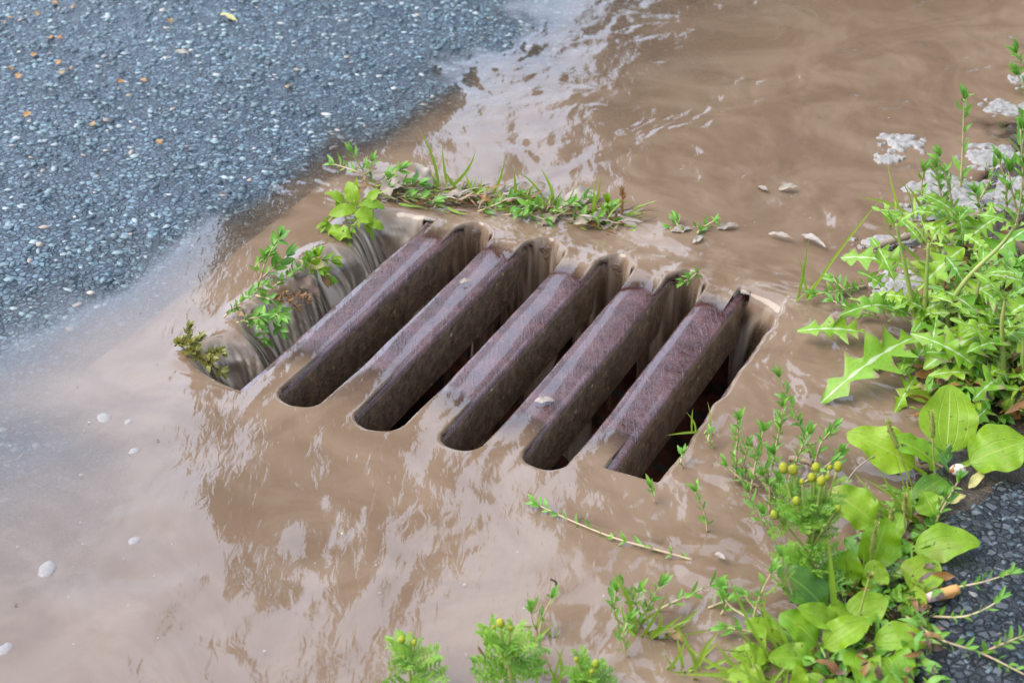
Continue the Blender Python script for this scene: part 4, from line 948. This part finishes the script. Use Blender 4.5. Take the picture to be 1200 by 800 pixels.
stick('thin dark twig poking from the water above the bottom weeds', (652, 690), (645, 678), 3, M_TWIGD, (0.004, 0.014))
stick('dark twig lying across the plantain base', (1078, 542), (1106, 548), 4, M_TWIGD, (0.02, 0.02))
# floating leaves and scraps
FL = [('pale torn leaf floating beside the grass stalks', (938, 275), (968, 290), 10, M_DEAD), ('pale leaf scrap floating between sprig and grass stalks', (900, 274), (930, 280), 8, M_DEAD),
      ('white leaf scrap floating alone in the brown water', (888, 219), (900, 224), 8, M_DEAD), ('white curled leaf floating next to the lone white scrap', (912, 222), (935, 218), 10, M_DEAD),
      ('yellow leaf fallen at the asphalt corner', (1135, 572), (1154, 552), 14, M_YELL), ('pale yellow leaf folded at the plantain base by the asphalt', (1110, 590), (1132, 580), 12, M_YELL),
      ('pinkish leaf shred on the asphalt under the cigarette stub', (1068, 712), (1088, 700), 10, M_DEAD), ('brown dead leaf beside the cigarette stub', (1098, 702), (1122, 694), 14, M_BROWN),
      ('tan leaf lying on the fourth bar', (626, 470), (650, 469), 11, M_DEAD), ('white scrap lying on the second bar', (538, 331), (553, 328), 8, M_DEAD),
      ('brown leaf under the knotgrass tangle', (782, 738), (800, 752), 14, M_BROWN), ('orange brown leaf in the lowest plantain', (955, 752), (958, 768), 9, M_BROWN),
      ('yellow dying leaf hanging over the water before the bank', (1095, 455), (1064, 464), 20, M_YELL), ('rotten leaf floating right of the runner', (838, 648), (850, 655), 8, M_DEAD)]
for (lb, a, b, w, m) in FL: dead(lb, a, b, w, m, (0.003, 0.005) if 'bar' not in lb else (-0.003, -0.003), wave=0.25)
sprig('green sprig floating with pale leaves right of the dam', [[(855, 266, 0.004), (820, 266, 0.006), (785, 268, 0.006)], [(812, 280, 0.004), (822, 268, 0.01), (838, 258, 0.018)], [(800, 275, 0.004), (796, 266, 0.01), (790, 258, 0.014)]], 0.014, KG, dens=0.9)
for (lb, a, b, w) in (('pale leaf floating under the sprig right of the dam', (785, 272), (812, 268), 12), ('bleached leaf at the right end of the floating sprig', (840, 268), (866, 264), 11), ('pale torn scrap below the floating sprig', (812, 285), (824, 276), 9)): dead(lb, a, b, w, M_DEAD, (0.004, 0.006))
# cigarette stub
pa, pb = G(1088, 700, 0.024), G(1122, 690, 0.024); d = nrm(pb - pa); e = empty('cigarette_stub', pa, 'orange cigarette stub on the asphalt beside the plantain', 'cigarette')
mb = MB(); tube(mb, np.linspace(pa + d * 0.007, pb, 8), 0.0042 * np.array([1, .97, 1, .94, .98, 1, .97, .96]), k=12); mb.build('filter', plain('cork_paper', (0.60, 0.27, 0.06), (0.66, 0.36, 0.12), 0.5, 500), e)
mb = MB(); tube(mb, np.linspace(pa - d * 0.004, pa + d * 0.0068, 6), 0.0040 * np.array([0.6, .95, .85, 1, .9, 1]), k=12); mb.build('paper', plain('stained_paper', (0.62, 0.30, 0.30), (0.70, 0.5, 0.45), 0.6, 300), e)
# snail shell
p = gz(1122, 562) + [0, 0, 0.008]; mb = MB(); th = np.linspace(0, 5 * math.pi, 60); rr = 0.0009 + 0.0036 * (th / th[-1]) ** 1.6
sp = np.stack([p[0] + 0.0042 * (th / th[-1]) ** 1.5 * np.cos(th), p[1] + 0.002 * (1 - th / th[-1]), p[2] + 0.0042 * (th / th[-1]) ** 1.5 * np.sin(th)], -1)
tube(mb, sp, rr, k=10); t = NT('banded_shell'); nz = t.noise(260, 2)
mm = t.out(t.n('ShaderNodeBsdfPrincipled', Base__Color=t.mix(t.ramp(nz, 0.5, 0.56), (0.7, 0.64, 0.55), (0.35, 0.13, 0.04)), Roughness=0.25).outputs[0])
tag(mb.build('snail_shell', mm, origin=p), 'white and brown snail shell at the foot of the upright plantain leaf', 'shell')
# foam bubbles
for (lb, px, py, r) in (('largest foam bubble, on the calm water at the left edge', 55, 666, 11), ('foam bubble floating above and right of the largest one', 158, 633, 7), ('upper left foam bubble, left one of a close pair', 122, 489, 9), ('upper left foam bubble, right one of a close pair', 151, 494, 5),
                        ('foam bubble cut by the left edge near the bottom', 6, 760, 9), ('faint foam bubble between the close pair and the bars', 158, 528, 6)):
    b = gz(px, py); b = b - [0, 0, 0.0006]; mb = MB(); v = [b + [0, 0, 0.0022]]; m = r * mpp(b); nk = 18
    for i, (q, z) in enumerate(((0.45, 0.0019), (0.75, 0.0013), (0.95, 0.0004), (1.0, -0.0008))):
        for k in range(nk): an = 2 * math.pi * k / nk; w_ = 1 + 0.12 * math.sin(2 * an + px) + 0.05 * math.sin(5 * an); v.append(b + [m * q * w_ * math.cos(an), m * 1.25 * q * w_ * math.sin(an), z])
    f = [(0, 1 + k, 1 + (k + 1) % nk) for k in range(nk)] + [(1 + i * nk + k, 1 + (i + 1) * nk + k, 1 + (i + 1) * nk + (k + 1) % nk, 1 + i * nk + (k + 1) % nk) for i in range(3) for k in range(nk)]
    mb.add(v, f); tag(mb.build('foam_bubble', M_FOAM, origin=b), lb, 'bubble', 'foam bubbles on the water')
# orange leaf crumbs on the road
for k, (px, py) in enumerate([(38, 69), (15, 85), (20, 95), (66, 78), (72, 90), (68, 8), (83, 12), (60, 48), (72, 48), (172, 98), (10, 25), (78, 85), (42, 20), (140, 100), (200, 30), (334, 105), (110, 150), (190, 172), (30, 140), (8, 30)]):
    p = gz(px, py) + [0, 0, 0.003]; mb = MB(); an = R.random() * 3; d = np.array([math.cos(an), math.sin(an), R.normal(0, 0.1)])
    leaf(mb, p, p + d * R.uniform(0.007, 0.015), R.uniform(0.003, 0.005), P_oval, 0.15, R.normal(0, 0.3), 0.2, 0.3, 8, 2, ref=(0, 0, 1))
    tag(mb.build('leaf_crumb', M_ORANGE if k else globals().setdefault('M_ORANGE', leaf_mat('orange_leaf', (0.55, 0.22, 0.04), (0.5, 0.3, 0.12), (0.5, 0.3, 0.1))), origin=p), 'tiny orange leaf crumb lying on the wet asphalt', 'leaf', 'orange leaf crumbs scattered on the asphalt')
dead('pale yellow leaf sliver lying on the asphalt near the top', (258, 17), (279, 26), 8, M_YELL, (0.004, 0.005))
dead('pale beige leaf flake lying on the upper asphalt', (205, 60), (222, 64), 8, M_DEAD, (0.004, 0.005))

# undergrowth on the bank
mb = MB()
for _ in range(1500):
    px, py = R.uniform(1085, 1260), R.uniform(300, 500)
    p = gz(px, py)
    if p[0] < SE(p[1]) - 0.01 or p[0] > PE(p[1]) + 0.01: continue
    p = p + [0, 0, R.uniform(0, 0.022)]; d = nrm(np.array([R.normal(0, 1), R.normal(0, 1), R.uniform(-0.2, 0.9)])); l = R.uniform(0.008, 0.03)
    leaf(mb, p, p + d * l, l * R.uniform(0.06, 0.22), P_oval, R.normal(0.1, 0.1), R.normal(0, 0.8), 0.2, 0.2, 7, 2, mi=int(R.choice(4, p=[.5, .14, .2, .16])))
for _ in range(1500):
    px, py = R.uniform(880, 1090), R.uniform(560, 830)
    p = gz(px, py)
    if p[0] < SE(p[1]) + 0.004: continue
    p = p + [0, 0, R.uniform(0, 0.012)]; d = nrm(np.array([R.normal(0, 1), R.normal(0, 1), R.uniform(-0.2, 0.9)])); l = R.uniform(0.006, 0.022)
    leaf(mb, p, p + d * l, l * R.uniform(0.08, 0.25), P_oval, R.normal(0.1, 0.1), R.normal(0, 0.8), 0.2, 0.2, 7, 2, mi=int(R.choice(4, p=[.5, .12, .2, .18])))
tag(mb.build('ground_cover', [M_KNOT, M_BROWN, M_GRASS, M_TWIGD]), kind='stuff', label='small leaves and rotting litter between the bank plants', cat='ground cover')

# ------------------------------------------------------------------ woodland behind the photograph's view, mirrored in the water
mb = MB()
rg = np.random.default_rng(11)
trees = [(-1.2, 10.0, 8.2, 0.55), (1.5, 11.0, 9.4, 1.1), (3.4, 11.5, 8.4, 2.0), (5.6, 11.0, 9.6, 2.6), (8.5, 12.0, 9.0, 3.2), (12.5, 11.0, 8.0, 3.8), (4.5, 16.0, 9.5, 3.6), (11.0, 17.5, 11.0, 4.5), (16, 8, 9, 4)]
for (tx, ty, h, r) in trees:
    tube(mb, smooth([[tx, ty, 0], [tx + 0.1, ty, h * 0.4], [tx - 0.1, ty + 0.1, h * 0.75]]), 0.22, 0.06, 8, mi=1)
    for k in range(14):
        a, el = rg.random() * 6.28, rg.uniform(0.0, 1.2); b = np.array([tx, ty, h * rg.uniform(0.3, 0.65)]); tube(mb, [b, b + np.array([math.cos(a), math.sin(a), 0.6]) * r * 0.35, b + np.array([math.cos(a) * 0.75, math.sin(a) * 0.75, 0.7]) * r], 0.06, 0.015, 5, mi=1)
    n = 2600; q = rg.normal(0, 1, (n, 3)); q /= np.linalg.norm(q, axis=1)[:, None]; rad = rg.random(n) ** 0.4
    lump = 1 + 0.28 * np.sin(q[:, 0] * 5 + tx) * np.cos(q[:, 2] * 6 + ty)
    P = np.array([tx, ty, h * 0.6]) + q * (rad * lump)[:, None] * np.array([r, r, h * 0.42])
    P[:, 2] = np.maximum(P[:, 2], 0.3)
    s = rg.uniform(0.10, 0.24, n); d1 = rg.normal(0, 1, (n, 3)); d1 /= np.linalg.norm(d1, axis=1)[:, None]; d2 = np.cross(d1, rg.normal(0, 1, (n, 3))); d2 /= np.linalg.norm(d2, axis=1)[:, None]
    v = np.stack([P - d1 * s[:, None], P + d2 * s[:, None] * .6, P + d1 * s[:, None], P - d2 * s[:, None] * .6], 1).reshape(-1, 3)
    mb.add(v, [(4 * i, 4 * i + 1, 4 * i + 2, 4 * i + 3) for i in range(n)], (0.3, 0.5, 0.5, 1), 0)
tag(mb.build('woodland', [leaf_mat('tree_leaf', (0.05, 0.085, 0.02), (0.08, 0.12, 0.03), (0.08, 0.12, 0.03)), M_TWIGD]), kind='stuff', label='dark leafy trees mirrored in the brown water', cat='woodland')

mb = MB()
for _ in range(260):                             # froth flecks and crumbs drifting on the water
    px, py = R.uniform(-30, 1050), R.uniform(0, 830); p = gz(px, py); u_, v_ = xy2uv(p[0], p[1])
    if (-0.34 < u_ < 0.25 and -0.24 < v_ < 0.27) or road_s(p[0], p[1]) > -0.09 or z_solid(p[0], p[1]) > 0.0: continue
    an = R.random() * 6.28; l = R.uniform(0.0008, 0.0030); d = np.array([math.cos(an), math.sin(an), 0])
    leaf(mb, p + [0, 0, 0.0008], p + [0, 0, 0.0012] + d * l, l * 0.35, P_oval, 0.2, 0, 0, 0, 5, 1, ref=(0, 0, 1), mi=int(R.choice(4, p=[.62, .18, .1, .1])))
tag(mb.build('floating_specks', [M_FOAM, M_DEAD, M_TWIGD, M_YELL]), kind='stuff', label='froth flecks and crumbs drifting on the muddy water', cat='debris')

# ------------------------------------------------------------------ light, world, camera
SUN_EL, SUN_AZ = math.radians(52), math.radians(-105)       # azimuth from +Y towards +X
sd_ = bpy.data.lights.new('sun', 'SUN'); sd_.energy = 2.0; sd_.angle = math.radians(45); sd_.color = (1.0, 0.95, 0.88)
so_ = bpy.data.objects.new('sun', sd_); COL.objects.link(so_)
so_.rotation_euler = (math.radians(90) - SUN_EL, 0, -SUN_AZ + math.pi)
w = bpy.data.worlds.new('World'); SC.world = w; w.use_nodes = True; nt = w.node_tree; nt.nodes.clear()
sky = nt.nodes.new('ShaderNodeTexSky'); sky.sky_type = 'NISHITA'; sky.sun_disc = False; sky.sun_elevation = SUN_EL; sky.sun_rotation = SUN_AZ
sky.air_density = 1.0; sky.dust_density = 2.5; sky.ozone_density = 1.0
tc = nt.nodes.new('ShaderNodeTexCoord'); nz = nt.nodes.new('ShaderNodeTexNoise'); nz.inputs['Scale'].default_value = 2.2; nz.inputs['Detail'].default_value = 5
nt.links.new(tc.outputs['Generated'], nz.inputs['Vector'])
mr = nt.nodes.new('ShaderNodeMapRange'); mr.inputs[1].default_value = 0.35; mr.inputs[2].default_value = 0.65; mr.inputs[3].default_value = 0.45; mr.inputs[4].default_value = 0.95
nt.links.new(nz.outputs[0], mr.inputs[0])
# the cloud cover is brightest low in the left half of the sky ahead
dt = nt.nodes.new('ShaderNodeVectorMath'); dt.operation = 'DOT_PRODUCT'; nt.links.new(tc.outputs['Generated'], dt.inputs[0]); dt.inputs[1].default_value = tuple(nrm(np.array([-0.45, 0.72, 0.52])))
br_ = nt.nodes.new('ShaderNodeMapRange'); br_.interpolation_type = 'SMOOTHSTEP'; br_.inputs[1].default_value = 0.35; br_.inputs[2].default_value = 1.0; br_.inputs[3].default_value = 0.75; br_.inputs[4].default_value = 2.3
nt.links.new(dt.outputs['Value'], br_.inputs[0])
cl_ = nt.nodes.new('ShaderNodeVectorMath'); cl_.operation = 'SCALE'; cl_.inputs[0].default_value = (6.0, 7.2, 9.4); nt.links.new(br_.outputs[0], cl_.inputs['Scale'])
mx = nt.nodes.new('ShaderNodeMix'); mx.data_type = 'RGBA'; nt.links.new(mr.outputs[0], mx.inputs[0]); nt.links.new(sky.outputs[0], mx.inputs[6]); nt.links.new(cl_.outputs[0], mx.inputs[7])
bg = nt.nodes.new('ShaderNodeBackground'); bg.inputs[1].default_value = 0.10; nt.links.new(mx.outputs[2], bg.inputs[0])
ow = nt.nodes.new('ShaderNodeOutputWorld'); nt.links.new(bg.outputs[0], ow.inputs[0])
cd_ = bpy.data.cameras.new('camera'); cd_.sensor_width = 36; cd_.lens = FP / 1200 * 36; cd_.clip_end = 300; cd_.clip_start = 0.02
cd_.dof.use_dof = True; cd_.dof.focus_distance = 1.62; cd_.dof.aperture_fstop = 11
cam = bpy.data.objects.new('camera', cd_); COL.objects.link(cam); cam.location = tuple(CAM); cam.rotation_euler = (math.radians(90) - TH, 0, 0); SC.camera = cam
vs_ = SC.view_settings; vs_.view_transform = 'Standard'; vs_.look = 'None'; vs_.gamma = 1; vs_.exposure = 1.0
SC.cycles.use_denoising = True; SC.cycles.max_bounces = 8; SC.cycles.transparent_max_bounces = 16
